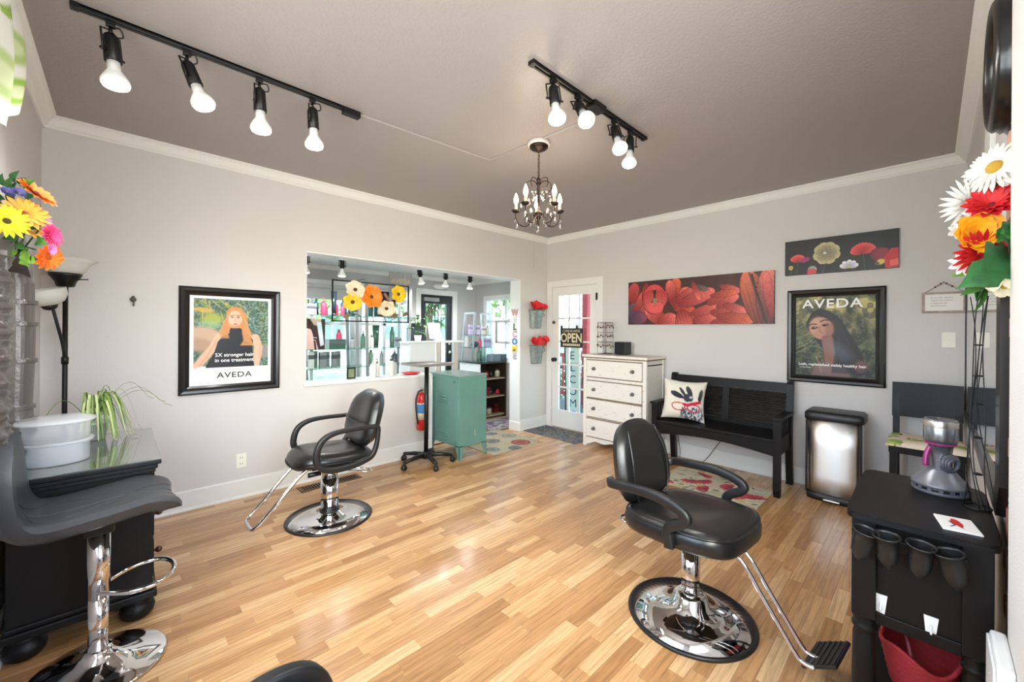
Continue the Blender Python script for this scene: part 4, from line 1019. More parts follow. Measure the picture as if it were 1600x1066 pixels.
# ------------------------------------------------------------------ small wall things
def wall_small():
    t = thing('coat_hook', 'small aged metal hook on the left wall between lamp and poster', 'hook', (.062, YA, 1.60))
    BRZ = mat('aged_pewter', (112, 106, 98), .4, .8)
    ob('plate', MB().lathe([(0, 0), (.016, 0), (.018, .006), (.01, .012), (0, .012)], M=rotm('X', PI / 2), n=18), BRZ, t)
    ob('hook', MB().tube(catmull([(0, -.01, 0), (0, -.035, -.004), (.002, -.05, -.03), (.002, -.038, -.045), (.002, -.026, -.038)], 5), .005, 8).ball((0, -.03, .018), .008), BRZ, t)
    IV = mat('ivory_plastic', (236, 233, 222), .35)
    t = thing('wall_outlet', 'ivory duplex power outlet low on the left wall', 'outlet', (.724, YA, .305))
    ob('cover_plate', MB().b2((-.036, -.006, -.058), (.036, 0, .058), .002), IV, t)
    for z in (-.024, .024):
        s = ob('socket', MB().b2((-.017, -.009, z - .015), (.017, -.006, z + .015), .002), IV, t)
        for x in (-.007, .007): ob('slot', MB().b2((x - .0015, -.0095, z - .006), (x + .0015, -.009, z + .007)), BLACKPLASTIC, s)
    t = thing('light_switch', 'ivory light switch on the back wall below the typed sign', 'switch', (XB, -.094, 1.352))
    ob('cover_plate', MB().b2((-.006, -.037, -.058), (0, .037, .058), .002), IV, t)
    ob('toggle', MB().b2((-.018, -.005, -.004), (-.006, .005, .014), .002), IV, t)
    t = thing('light_switch', 'pale double switch plate between the two red-flower pails', 'switch', (4.33, YA, 1.375))
    ob('cover_plate', MB().b2((-.055, -.006, -.055), (.055, 0, .055), .002), WALL, t)
    for x in (-.023, .023): ob('toggle', MB().b2((x - .005, -.018, -.004), (x + .005, -.006, .014), .002), IV, t)
    # typed sign hung on beads
    t = thing('hanging_sign', 'little typed sign in a greywashed wood frame hung on beads', 'sign', (XB, -.065, 1.64))
    GW = mat('greywashed_wood', (170, 154, 142), .7, var=.2, vscale=30)
    for lo, hi in (((-.018, -.118, -.08), (0, .118, -.064)), ((-.018, -.118, .064), (0, .118, .08)), ((-.018, -.118, -.064), (0, -.102, .064)), ((-.018, .102, -.064), (0, .118, .064))):
        ob('frame_side', MB().b2(lo, hi, .002), GW, t)
    p = ob('paper', MB().b2((-.010, -.102, -.064), (-.004, .102, .064)), mat('paper_white', (240, 238, 234), .7), t)
    for k, s in enumerate(("Great hair doesn't", 'happen by chance,', 'it happens by', 'appointment.')):
        text('lettering', s, .0165, INKG, p, frameM((-.0105, .07, .038 - k * .021), (0, -1, 0), (0, 0, 1)), 1.0, .0002, 'LEFT')
    ob('cord', MB().tube([(-.008, .1, .08), (-.008, .0, .155), (-.008, -.1, .08)], .0025, 6), GW, t)
    for k in range(7):
        u = -.045 + .015 * k; ob('bead', MB().ball((-.010, u, .155 - abs(u) * .75), .0075, 10, 6), GW if k % 2 else BRZ, t)
    # galvanised half pails with red flowers
    GALV = mat('galvanised_tin', (140, 148, 146), .5, .6, var=.2, vscale=30)
    for k, (x, z) in enumerate(((4.295, 1.43), (4.312, .925))):
        t = thing('flower_pail', ('galvanised wall pail with red flowers, upper of the two', 'galvanised wall pail with red flowers, lower of the two')[k], 'pail', (x, YA, z), 0, 'red flower wall pails')
        rr = []
        for zz, r in ((0, .095), (.005, .1), (.25, .135), (.262, .142), (.27, .138)):
            rr.append([(r * math.cos(PI * i / 16), -max(r * math.sin(PI * i / 16) * .72, .001), zz) for i in range(17)])
        ob('pail_body', MB().ring(rr, True, False), GALV, t)
        ob('handle', MB().tube(catmull([(-.135, -.01, .25), (-.09, -.10, .19), (0, -.125, .165), (.09, -.10, .19), (.135, -.01, .25)], 5), .004, 6), GALV, t)
        rg = random.Random(k)
        for i in range(13):
            fx, fz = -.11 + .22 * (i % 5) / 4 + rg.uniform(-.02, .02), .275 + (.03 if i > 4 else .0) + rg.uniform(0, .05)
            flower(t, Vector((fx + .03 * k, -.07 + rg.uniform(-.03, .03), fz)), (rg.uniform(-.5, .3), -1, rg.uniform(.1, .8)), 8, .05, .022, .45, (226, 40, 52), (150, 20, 30), 2, .15, .01, i)
        for i in range(5): leaf(t, (-.1 + .05 * i, -.05, .24), (rg.uniform(-.5, .5), -.5, .8), (0, -1, .3), .08, .02, LEAFM)
    # letters on the jamb
    t = thing('letter_sign', 'WELCOME in patterned cut-out letters down the opening jamb', 'sign', (3.986, 4.07, .985))
    cols = ((190, 150, 146), (200, 214, 206), (70, 110, 76), (196, 150, 156), (76, 120, 176), (226, 200, 60), (168, 164, 176))
    for k, ch in enumerate('WELCOME'):
        z = .663 - k * .102
        m = mat('letter_%d' % k, cols[k], .5, var=.35, vscale=60)
        text('letter', ch, .122, m, t, frameM((-.004, 0, z), (0, -1, 0), (0, 0, 1)), 1.0, .004, bold=.006)
wall_small()

# ------------------------------------------------------------------ wooden bench and cushion
def bench():
    t = thing('bench', 'black wooden bench with louvred back against the back wall', 'bench', (4.22, 1.445, 0))
    hy = .575; fx = -.245
    ob('seat', MB().b2((fx + .005, -hy + .03, .462), (.2, hy - .03, .487), .005), BLACKWOOD, t)
    n = 24; rr = []
    for i in range(n + 1):
        y = -hy + .05 + (2 * hy - .1) * i / n; zz = .345 + .045 * math.sin(PI * i / n)
        rr.append([(fx + .012, y, zz), (fx + .034, y, zz), (fx + .034, y, .462), (fx + .012, y, .462)])
    ob('apron', MB().ring(rr, True, False), BLACKWOOD, t)
    for s in (-1, 1):
        y = s * (hy - .03)
        pr = [(fx, 0), (fx + .03, -.0)]
        ob('leg', MB().ring([[(fx + .02, y - .022, 0), (fx + .05, y - .022, 0), (fx + .05, y + .022, 0), (fx + .02, y + .022, 0)], [(fx, y - .026, .06), (fx + .052, y - .026, .06), (fx + .052, y + .026, .06), (fx, y + .026, .06)], [(fx, y - .026, .65), (fx + .052, y - .026, .65), (fx + .052, y + .026, .65), (fx, y + .026, .65)]], True, False), BLACKWOOD, t)
        bx = [(.235, 0), (.205, .25), (.19, .46), (.20, .62), (.225, .80), (.24, .92), (.255, .945)]
        ob('leg', MB().ring([[(x - .024, y - .026, z), (x + .024, y - .026, z), (x + .024, y + .026, z), (x - .024, y + .026, z)] for x, z in bx], True, False), BLACKWOOD, t, 'rear leg rising into the back post')
        ob('side_rail', MB().b2((fx + .05, y - .012, .345), (.19, y + .012, .487), .003), BLACKWOOD, t)
        ob('armrest', MB().b2((fx - .015, y - .038, .65), (.2, y + .038, .675), .006), BLACKWOOD, t)
        for k in range(6):
            x = fx + .085 + k * .06; ob('arm_slat', MB().b2((x, y - .008, .487), (x + .022, y + .008, .65)), BLACKWOOD, t)
    def backx(z): return .19 + (.0 if z < .5 else .05 * ((z - .5) / .44) ** 1.3)
    ob('top_rail', MB().ring([[(backx(.84) - .012, y, .845), (backx(.84) + .012, y, .845), (backx(.935) + .014, y, .925), (backx(.935) - .01, y, .93)] for y in (-hy + .05, hy - .05)], True, False), BLACKWOOD, t)
    ob('bottom_rail', MB().b2((.178, -hy + .05, .487), (.205, hy - .05, .53), .003), BLACKWOOD, t)
    ob('stile', MB().ring([[(backx(z) - .012, y0, z) for y0 in (-.03, .03)] + [(backx(z) + .012, y0, z) for y0 in (.03, -.03)] for z in (.53, .65, .75, .85)], True, False), BLACKWOOD, t)
    for y0, y1 in ((-hy + .05, -.03), (.03, hy - .05)):
        for k in range(13):
            z = .545 + k * .0235
            ob('slat', MB().box((backx(z), (y0 + y1) / 2, z), (.006, y1 - y0, .021), rotm('Y', .55)), BLACKWOOD, t)
bench()
def cushion():
    c = Cv(1, 1, 90, 90, (226, 220, 204))
    c.mix(c.noise(30, 30, 8) * .15, (190, 180, 160))
    K = (32, 34, 42)
    c.petal(.50, .45, .34, .09, -2.75, K, (60, 60, 66), K); c.petal(.68, .42, .30, .08, -2.0, K, (80, 80, 84), K); c.petal(.55, .42, .28, .05, -2.2, K, (70, 70, 76), K); c.petal(.86, .55, .36, .07, -1.45, K, (80, 80, 86), K)
    c.ell(.60, .44, .11, .10, (54, 54, 70), .3, .3); c.ell(.66, .42, .04, .03, (186, 180, 196), 0, .4)
    c.poly([(.50, .70), (.62, .52), (.8, .55), (.92, .68), (.98, .98), (.42, .98), (.44, .85)], (206, 204, 204))
    for i in range(90):
        x, y = R_.uniform(.46, .96), R_.uniform(.66, .97); a = R_.uniform(1.2, 2.2)
        c.line([(x, y), (x + .05 * math.cos(a), y + .05 * math.sin(a))], .012, K if i % 3 else (110, 118, 140), .8)
    RED = (196, 36, 60)
    for x, y, w, h in ((.39, .64, .15, .12), (.74, .66, .14, .11)):
        c.line([(x + w * math.cos(q), y + h * math.sin(q) * (1 if math.sin(q) > 0 else .55)) for q in (2 * PI * i / 24 for i in range(25))], .013, RED)
    c.line([(.52, .6), (.6, .62), (.68, .58), (.88, .52)], .035, RED)
    def f(side):
        def g(u, v):
            x, z = (u - .5), (.5 - v); m = np.maximum(np.abs(x), np.abs(z)) * 2
            pin = 1 - .10 * (1 - (np.minimum(np.abs(x), np.abs(z)) * 2) ** 2) * (m ** 3)
            puff = .075 * (1 - (2 * np.abs(x)) ** 2.6) ** .6 * (1 - (2 * np.abs(z)) ** 2.6) ** .6
            return x * .41 * pin, -side * np.nan_to_num(puff), z * .41 * pin
        return g
    t = thing('cushion', 'cream cushion with a red-glasses animal print on the bench', 'cushion', (4.15, 1.755, .700), 0)
    t.rotation_euler = (-.16, .06, -1.22)
    ob('front_cover', c.mb(f(1)), CLOTHPRINT, t)
    p = Cv(1, 1, 24, 24, (214, 206, 188)); b = p.mb(f(-1)); b.f = [q[::-1] for q in b.f]
    ob('back_cover', b, CLOTHPRINT, t)
cushion()

# ------------------------------------------------------------------ distressed dresser with its display rack and box
def distressed():
    m = bpy.data.materials.new('distressed_white_paint'); m.use_nodes = True; nt = m.node_tree; N = nt.nodes; L = nt.links; p = N['Principled BSDF']
    tc = N.new('ShaderNodeTexCoord'); mp = N.new('ShaderNodeMapping'); mp.inputs['Scale'].default_value = (6, 5, 24); L.new(tc.outputs['Object'], mp.inputs[0])
    n = N.new('ShaderNodeTexNoise'); n.inputs['Scale'].default_value = 3; n.inputs['Detail'].default_value = 8; n.inputs['Roughness'].default_value = .7; L.new(mp.outputs[0], n.inputs[0])
    r = N.new('ShaderNodeValToRGB'); e = r.color_ramp.elements; e[0].position = .30; e[0].color = lin((134, 112, 92)) + (1,); e[1].position = .41; e[1].color = lin((226, 222, 214)) + (1,)
    L.new(n.outputs[0], r.inputs[0]); L.new(r.outputs[0], p.inputs['Base Color']); p.inputs['Roughness'].default_value = .55
    return m
DISTR = distressed(); WORN = mat('worn_wood_edge', (128, 108, 90), .7, var=.3, vscale=40)
def dresser():
    t = thing('dresser', 'distressed white four-drawer dresser beside the glazed door', 'dresser', (4.1, 2.555, 0))
    hy, dp, H = .415, .43, 1.115
    ob('body', MB().b2((.008, -hy + .012, .10), (dp, hy - .012, H - .03)), DISTR, t)
    for s in (-1, 1):
        ob('corner_post', MB().b2((-.004, s * hy - s * .045, .0), (.03, s * hy, H - .03), .004), DISTR, t)
        sp = ob('side_panel', MB().b2((.05, s * (hy - .012) - .004, .18), (dp - .06, s * (hy - .012) + .004, H - .12), .003), DISTR, t)
        ob('rear_post', MB().b2((dp - .04, s * hy - s * .03, 0), (dp, s * hy, H - .03), .003), DISTR, t)
        ob('panel_edge', MB().b2((.03, s * hy - s * .012 - .003, H - .10), (dp - .03, s * hy - s * .012 + .006 * s + .003, H - .088)), WORN, t)
    tp = ob('top', MB().b2((-.02, -hy - .014, H - .03), (dp + .005, hy + .014, H), .006), DISTR, t)
    ob('top_edge', MB().b2((-.006, -hy - .004, H - .042), (dp, hy + .004, H - .03)), WORN, tp)
    prof = [(-hy + .045, 0)]
    n = 30; pts = [(-hy + .03, .10)]
    for i in range(n + 1):
        u = -1 + 2 * i / n; pts.append((u * (hy - .045), .03 + .045 * (1 - abs(u) ** 2.2) + .012 * math.cos(u * 3 * PI)))
    pts.append((hy - .03, .10))
    ob('scalloped_apron', MB().prism(pts[::-1], 0, .02, M=Matrix(((0, 0, 1, .002), (1, 0, 0, 0), (0, 1, 0, 0), (0, 0, 0, 1)))), DISTR, t)
    KN = mat('pewter_knob', (120, 118, 116), .4, .7)
    for k, (za, zb_) in enumerate(((.125, .335), (.365, .575), (.60, .795), (.85, 1.045))):
        ob('drawer_gap', MB().b2((.004, -hy + .045, za - .012), (.010, hy - .045, zb_ + .012)), WORN, t)
        d = ob('drawer', MB().b2((-.012, -hy + .052, za), (.03, hy - .052, zb_), .005), DISTR, t)
        for y in (-hy + .16, hy - .16):
            ob('knob', MB().lathe([(0, 0), (.022, 0), (.022, .004), (.009, .008), (.009, .016), (.018, .022), (.017, .03), (0, .034)], (-.012, y, (za + zb_) / 2), 14, rotm('Y', -PI / 2)), KN, d)
dresser()
def earring_rack():
    t = thing('jewellery_rack', 'three-tier wire rack of jewellery on the white dresser', 'rack', (4.31, 2.80, 1.115))
    W = mat('silver_wire', (150, 146, 142), .3, 1)
    ob('base', MB().lathe([(0, 0), (.09, 0), (.092, .008), (.02, .016), (.006, .02)], n=24), W, t)
    ob('post', MB().cyl((0, 0, .01), (0, 0, .40), .005, n=8), W, t)
    cols = [(86, 54, 44), (150, 110, 90), (60, 56, 60), (176, 160, 150), (110, 40, 40)]; rg = random.Random(3)
    for z in (.10, .22, .34):
        r = .095; k = ob('tier_ring', MB().tube([(r * math.cos(a), r * math.sin(a), z + .05) for a in (2 * PI * i / 24 for i in range(24))], .003, 6, True).cyl((-r, 0, z + .05), (r, 0, z + .05), .0025, n=6).cyl((0, -r, z + .05), (0, r, z + .05), .0025, n=6), W, t)
        for i in range(14):
            a = 2 * PI * i / 14; x, y = r * math.cos(a), r * math.sin(a); q = rg.uniform(.03, .06)
            ob('earring', MB().cyl((x, y, z + .05), (x, y, z + .05 - q), .0012, n=5).ball((x, y, z + .045 - q), (.009, .009, .012), 8, 5), mat('earring_%d' % (i % 5), cols[i % 5], .35, .4), k)
    for a in range(4):
        x, y = .095 * math.cos(a * PI / 2 + .4), .095 * math.sin(a * PI / 2 + .4); ob('upright', MB().cyl((x, y, .006), (x, y, .39), .0025, n=6), W, t)
    t2 = thing('speaker_box', 'small black box next to the jewellery rack on the dresser', 'box', (4.36, 2.585, 1.115))
    ob('case', MB().b2((-.07, -.075, .004), (.07, .075, .155), .006), BLACKPLASTIC, t2); ob('front_cloth', MB().b2((-.073, -.066, .014), (-.069, .066, .145), .002), mat('black_speaker_cloth', (30, 32, 36), .9, bump=.5, bscale=600), t2)
    for y in (-.05, .05): ob('foot', MB().cyl((0, y, 0), (0, y, .006), .012), BLACKPLASTIC, t2)
earring_rack()

# ------------------------------------------------------------------ pedal bin, waiting chair
def pedal_bin():
    t = thing('pedal_bin', 'brushed steel pedal bin with black lid between bench and chair', 'bin', (4.355, .557, 0))
    hx, hy = .145, .185
    def loop(ax, ay, z, e=.32, bulge=.012):
        out = []
        for x, y in superloop(ax, ay, e, 48): out.append((x - (bulge * (1 - (y / ay) ** 2) if x < 0 else 0), y, z))
        return out
    ob('body', MB().ring([loop(hx - .005, hy - .005, z) for z in (.055, .2, .45, .672)], True, True), STEEL, t)
    ob('base', MB().ring([loop(hx, hy, 0), loop(hx + .002, hy + .002, .02), loop(hx, hy, .06)], True, True), BLACKPLASTIC, t)
    ob('lid', MB().ring([loop(hx + .008, hy + .008, .668, .22), loop(hx + .012, hy + .012, .674, .22), loop(hx + .012, hy + .012, .722, .22), loop(hx - .004, hy - .004, .738, .22), loop(hx - .02, hy - .02, .74, .22)], True, True), BLACKPLASTIC, t)
    for s in (-1, 1): ob('corner_strip', MB().b2((-.148, s * .178 - .006, .055), (-.125, s * .178 + .006, .672), .004), BLACKPLASTIC, t)
    ob('pedal', MB().b2((-.205, -.055, .022), (-.14, .055, .034), .004), STEEL, t)
pedal_bin()
def waiting_chair():
    t = thing('chair', 'tall black wooden chair with green-leaf seat pad in the right corner', 'chair', (4.23, .022, 0))
    hy = .19
    for s in (-1, 1):
        y = s * (hy - .025)
        ob('leg', MB().ring([[(x - k, y - .02, z), (x + k, y - .02, z), (x + k, y + .02, z), (x - k, y + .02, z)] for x, z, k in ((-.185, 0, .016), (-.18, .58, .022))], True, False), BLACKWOOD, t)
        ob('leg', MB().ring([[(x - .02, y - .02, z), (x + .02, y - .02, z), (x + .02, y + .02, z), (x - .02, y + .02, z)] for x, z in ((.23, 0), (.185, .35), (.17, .6), (.185, .8), (.21, .95))], True, False), BLACKWOOD, t)
        ob('side_rail', MB().b2((-.16, y - .01, .53), (.16, y + .01, .585)).b2((-.16, y - .008, .2), (.19, y + .008, .225)), BLACKWOOD, t)
    ob('front_rail', MB().b2((-.2, -hy, .535), (-.178, hy, .588), .003), BLACKWOOD, t); ob('stretcher', MB().b2((-.19, -hy + .04, .24), (-.17, hy - .04, .265)), BLACKWOOD, t)
    ob('rear_rail', MB().b2((.155, -hy + .04, .54), (.178, hy - .04, .588), .003), BLACKWOOD, t)
    rr = []
    for i in range(13):
        y = -hy + 2 * hy * i / 12; k = .02 * (1 - (y / hy) ** 2)
        rr.append([(.165 + k, y, .75), (.185 + k, y, .75), (.205 + k, y, 1.015), (.187 + k, y, 1.015)])
    ob('backrest', MB().ring(rr, True, False), BLACKWOOD, t)
    c = Cv(1, 1, 70, 70, (226, 208, 186))
    for i in range(16):
        c.petal(R_.random(), R_.random(), .3, .10, R_.random() * 6.3, (136, 158, 66), (186, 200, 104), (120, 140, 60))
    for i in range(8):
        a = R_.random() * 6.3; x, y = R_.random(), R_.random(); c.line([(x, y), (x + .12 * math.cos(a), y + .12 * math.sin(a)), (x + .14 * math.cos(a + .6), y + .14 * math.sin(a + .6))], .012, (40, 38, 40))
    def f(u, v):
        x, y = (v - .5), (u - .5); m = (1 - (2 * np.abs(x)) ** 8) * (1 - (2 * np.abs(y)) ** 8)
        return -.02 + x * .39 * 1.0, y * .415, .586 + .042 * np.clip(m, 0, 1) ** .35
    b = c.mb(f); b.f = [q[::-1] for q in b.f]
    # sides close the pad down to the rails
    ob('seat_pad', b, CLOTHPRINT, t, 'cream seat pad printed with green leaves')
waiting_chair()

# ------------------------------------------------------------------ locker, tray cart, fire extinguisher
def locker():
    t = thing('metal_locker', 'small teal metal locker at the end of the half wall', 'locker', (2.79, 3.765, 0))
    TEAL = mat('teal_enamel', (98, 140, 132), .36, .1, var=.06, vscale=4)
    hx, hy = .19, .275
    ob('body', MB().b2((-hx, -hy, .135), (hx, hy, .895), .006), TEAL, t)
    ob('top', MB().b2((-hx - .004, -hy - .004, .893), (hx + .004, hy + .004, .912), .005), mat('teal_top', (132, 158, 150), .22, .15), t)
    for sx in (-1, 1):
        for sy in (-1, 1):
            x, y = sx * hx, sy * hy
            for ax in (0, 1):
                w = .075
                if ax == 0: pl_ = [(x, .15), (x - sx * w, .15), (x - sx * .06, .11), (x - sx * .04, .06), (x - sx * .035, 0), (x, 0)]; M = Matrix(((1, 0, 0, 0), (0, 0, 1, y - (.004 if sy > 0 else 0)), (0, 1, 0, 0), (0, 0, 0, 1)))
                else: pl_ = [(y, .15), (y - sy * w, .15), (y - sy * .06, .11), (y - sy * .04, .06), (y - sy * .035, 0), (y, 0)]; M = Matrix(((0, 0, 1, x - (.004 if sx > 0 else 0)), (1, 0, 0, 0), (0, 1, 0, 0), (0, 0, 0, 1)))
                ob('leg', MB().prism(pl_, 0, .004, M=M), TEAL, t)
    d = ob('door', MB().b2((-hx - .006, -hy + .03, .16), (-hx + .002, hy - .02, .875), .003), TEAL, t)
    for z0 in (.60, .20):
        for k in range(3): ob('louvre', MB().box((-hx - .012, .02, z0 + k * .032), (.012, .17, .014), rotm('Y', .6), .002), TEAL, d)
    for y, z in ((-hy + .09, .835), (hy - .06, .845)): ob('hole', MB().cyl((-hx - .0075, y, z), (-hx - .0055, y, z), .009, n=10), BLACKPLASTIC, d)
    ob('scratch', MB().b2((.02, -hy - .001, .24), (.026, -hy, .30)), mat('bare_scratch', (206, 200, 186), .5), t)
locker()
def tray_cart():
    t = thing('tray_stand', 'rolling tray stand with black post and five casters beside the teal locker', 'cart', (2.30, 3.66, 0), .3)
    ob('post', MB().cyl((0, 0, .08), (0, 0, 1.03), .023, n=18), BLACKMETAL, t)
    ob('hub', MB().lathe([(0, .06), (.045, .06), (.045, .11), (.028, .13), (0, .13)], n=20), BLACKPLASTIC, t)
    for k in range(5):
        a = 2 * PI * k / 5 + .45; c, s = math.cos(a), math.sin(a)
        l = ob('base_leg', MB().tube([(c * .02, s * .02, .095), (c * .15, s * .15, .092), (c * .27, s * .27, .075)], [.022, .02, .016], 10, sq=(1.1, .9), up=(0, 0, 1)), BLACKPLASTIC, t)
        px, py = c * .275, s * .275
        ob('caster', MB().cyl((px, py, .075), (px, py, .045), .008, n=8).cyl((px - s * .018, py + c * .018, .026), (px + s * .018, py - c * .018, .026), .026, n=16).ball((px, py, .043), (.024, .024, .016), 10, 6), BLACKPLASTIC, l)
    TR = mat('grey_steel_tray', (176, 172, 168), .3, .7)
    M = rotm('Z', -.3)
    tr = MB(); w = .19
    for lo, hi in (((-w, -w, 1.03), (w, w, 1.036)), ((-w, -w, 1.036), (w, -w + .006, 1.055)), ((-w, w - .006, 1.036), (w, w, 1.055)), ((-w, -w, 1.036), (-w + .006, w, 1.055)), ((w - .006, -w, 1.036), (w, w, 1.055))):
        b = MB().b2(lo, hi, .001); tr.add(b.v, b.f, False, M)
    ob('tray', tr, TR, t)
tray_cart()
def extinguisher():
    t = thing('fire_extinguisher', 'red fire extinguisher on the half wall behind the tray stand', 'extinguisher', (2.385, 3.885, .30))
    RD = mat('red_enamel', (196, 32, 36), .25, coat=.5)
    b = ob('cylinder', MB().lathe([(0, 0), (.05, 0), (.056, .01), (.056, .34), (.05, .375), (.03, .40), (.018, .41), (0, .41)], n=26), RD, t)
    ob('label', MB().lathe([(.0565, .12), (.0568, .12), (.0568, .30), (.0565, .30)], n=26, cap=False), mat('extinguisher_label', (226, 216, 190), .5), b)
    lb = MB()
    lb.ring([[(.0572 * math.cos(a), .0572 * math.sin(a), z) for a in (PI * (.95 + .55 * i / 10) for i in range(11))] + [(.0568 * math.cos(a), .0568 * math.sin(a), z) for a in (PI * (1.5 - .55 * i / 10) for i in range(11))] for z in (.19, .285)], True, False)
    ob('label_panel', lb, mat('label_blue', (70, 130, 190), .5), b)
    ob('valve', MB().cyl((0, 0, .41), (0, 0, .44), .016, n=14).box((.0, -.03, .445), (.02, .10, .012), rotm('X', .1)).box((0, -.03, .468), (.018, .11, .008), rotm('X', -.15)), STEEL, t)
    ob('gauge', MB().cyl((-.018, 0, .425), (-.03, 0, .425), .014, n=14), WHITEP, t)
    ob('hose', MB().tube(catmull([(-.01, -.02, .435), (-.06, -.03, .425), (-.092, -.03, .34), (-.085, -.03, .2), (-.066, -.03, .08)], 6), .009, 8), BLACKPLASTIC, t)
    ob('bracket', MB().b2((-.02, .056, .1), (.02, .082, .42)), STEEL, t)
extinguisher()

# ------------------------------------------------------------------ rugs, floor register, cable
def rug(label, x0, x1, y0, y1, bg, paint, n=110, rz=0, z=.0):
    w, h = x1 - x0, y1 - y0; c = Cv(w, h, n, max(20, int(n * h / w)), bg); paint(c)
    c.mix(c.noise(c.nx // 2, c.ny // 2, 12) * .18, (60, 56, 50))
    b = c.mb(lambda u, v: (x0 + w * u, y1 - h * v, z + .007 + .0015 * np.sin(u * 40) * np.sin(v * 31)))
    nx, ny = c.nx, c.ny; o = len(b.v)
    edge = [(0, j) for j in range(nx)] + [(i, nx - 1) for i in range(1, ny)] + [(ny - 1, j) for j in range(nx - 2, -1, -1)] + [(i, 0) for i in range(ny - 2, 0, -1)]
    ids = [i * nx + j for i, j in edge]; cl = b.col
    b.v += [(b.v[i][0], b.v[i][1], z + .0008) for i in ids]; m = len(ids)
    b.f += [(ids[k], ids[(k + 1) % m], o + (k + 1) % m, o + k) for k in range(m)]; b.sm += [False] * m
    b.col = np.concatenate([cl, cl[ids]])
    return ob('rug', b, CLOTHPRINT, None, label, 'rug')
def p_medal(c):
    c.mix(c.noise(14, 12, 1) * .3, (150, 140, 120))
    for x, y, r, k in ((.16, .80, .10, (120, 124, 122)), (.72, .80, .15, (150, 78, 66)), (.45, .45, .12, (120, 116, 110)), (.12, .35, .13, (186, 140, 96)), (.85, .4, .12, (140, 134, 120)), (.45, .95, .10, (96, 104, 108)), (.3, .12, .12, (160, 90, 76)), (.72, .12, .1, (110, 112, 112)), (.95, .95, .07, (176, 150, 120))):
        c.ell(x, y, r, r, k, 0, .06); c.ell(x, y, r * .7, r * .7, tuple(min(255, v + 30) for v in k), 0, .1); c.ell(x, y, r * .5, r * .5, k, 0, .1)
rug('beige rug with round medallions in the opening to the porch', 3.0, 3.82, 3.38, 4.2, (186, 176, 150), p_medal)
def p_blue(c):
    n, m_ = c.noise(30, 20, 2), c.noise(60, 40, 3)
    c.mix((n > .55) * .7, (110, 116, 122)); c.mix((m_ > .62) * .7, (160, 158, 148)); c.mix((m_ < .3) * .7, (46, 56, 74)); c.mix((c.noise(12, 9, 7) > .68) * .5, (150, 110, 96))
rug('blue-grey patterned mat at the glazed door', 4.04, 4.52, 3.04, 3.96, (78, 86, 92), p_blue)
def p_bench(c):
    c.mix(c.noise(12, 16, 3) * .5, (206, 194, 160)); c.mix((c.noise(9, 12, 6) > .62) * .4, (160, 160, 130))
    for i in range(9):
        x, y, a = R_.uniform(.15, .9), R_.uniform(.05, .95), R_.uniform(0, 6.3)
        for k in range(7): c.petal(x, y, .2, .055, a + k * .42 - 1.2, (146, 28, 50), (206, 70, 90), (216, 150, 150), 20)
    for i in range(12):
        x, y = R_.random(), R_.random(); c.ell(x, y, .05, .05, ((196, 120, 70), (206, 180, 90), (110, 120, 90))[i % 3], 0, .3, .8)
    for i in range(14):
        x, y, a = R_.random(), R_.random(), R_.random() * 6.3; c.petal(x, y, .12, .03, a, (100, 112, 80), (140, 140, 100), (90, 90, 70))
rug('cream rug with crimson flowers in front of the bench', 3.62, 4.12, .945, 1.78, (196, 188, 168), p_bench, 90)
def p_purple(c):
    c.mix((c.noise(14, 10, 5) > .5) * .6, (200, 196, 196)); c.mix((c.noise(16, 12, 8) > .6) * .7, (128, 70, 120)); c.mix((c.noise(10, 9, 2) > .68) * .6, (70, 74, 84))
rug('grey and purple mat inside the porch room', 3.55, 4.45, 4.26, 4.74, (150, 150, 154), p_purple, 90)
def register():
    t = thing('floor_register', 'brown slatted floor vent behind the left salon chair', 'vent', (1.38, 3.79, 0))
    m = mat('brown_vent_metal', (116, 84, 56), .4, .4); w, h = .265, .068
    for lo, hi in (((-w, -h, .001), (w, -h + .015, .005)), ((-w, h - .015, .001), (w, h, .005)), ((-w, -h, .001), (-w + .02, h, .005)), ((w - .02, -h, .001), (w, h, .005))): ob('frame_side', MB().b2(lo, hi), m, t)
    ob('duct', MB().b2((-w + .01, -h + .01, .0004), (w - .01, h - .01, .001)), mat('duct_dark', (20, 16, 14), .9), t)
    for k in range(22):
        x = -w + .03 + k * (2 * w - .06) / 21; ob('slat', MB().box((x, 0, .0032), (.011, 2 * h - .03, .0025), rotm('Y', .35)), m, t)
register()
ob('power_cable', MB().tube(catmull([(4.42, 1.95, .36), (4.40, 1.9, .12), (4.3, 1.85, .02), (4.33, 1.74, .006), (4.42, 1.66, .03), (4.51, 1.56, .20), (4.52, 1.50, .30)], 6), .0035, 6), BLACKPLASTIC, None, 'thin black cable hanging under the bench', 'cable')
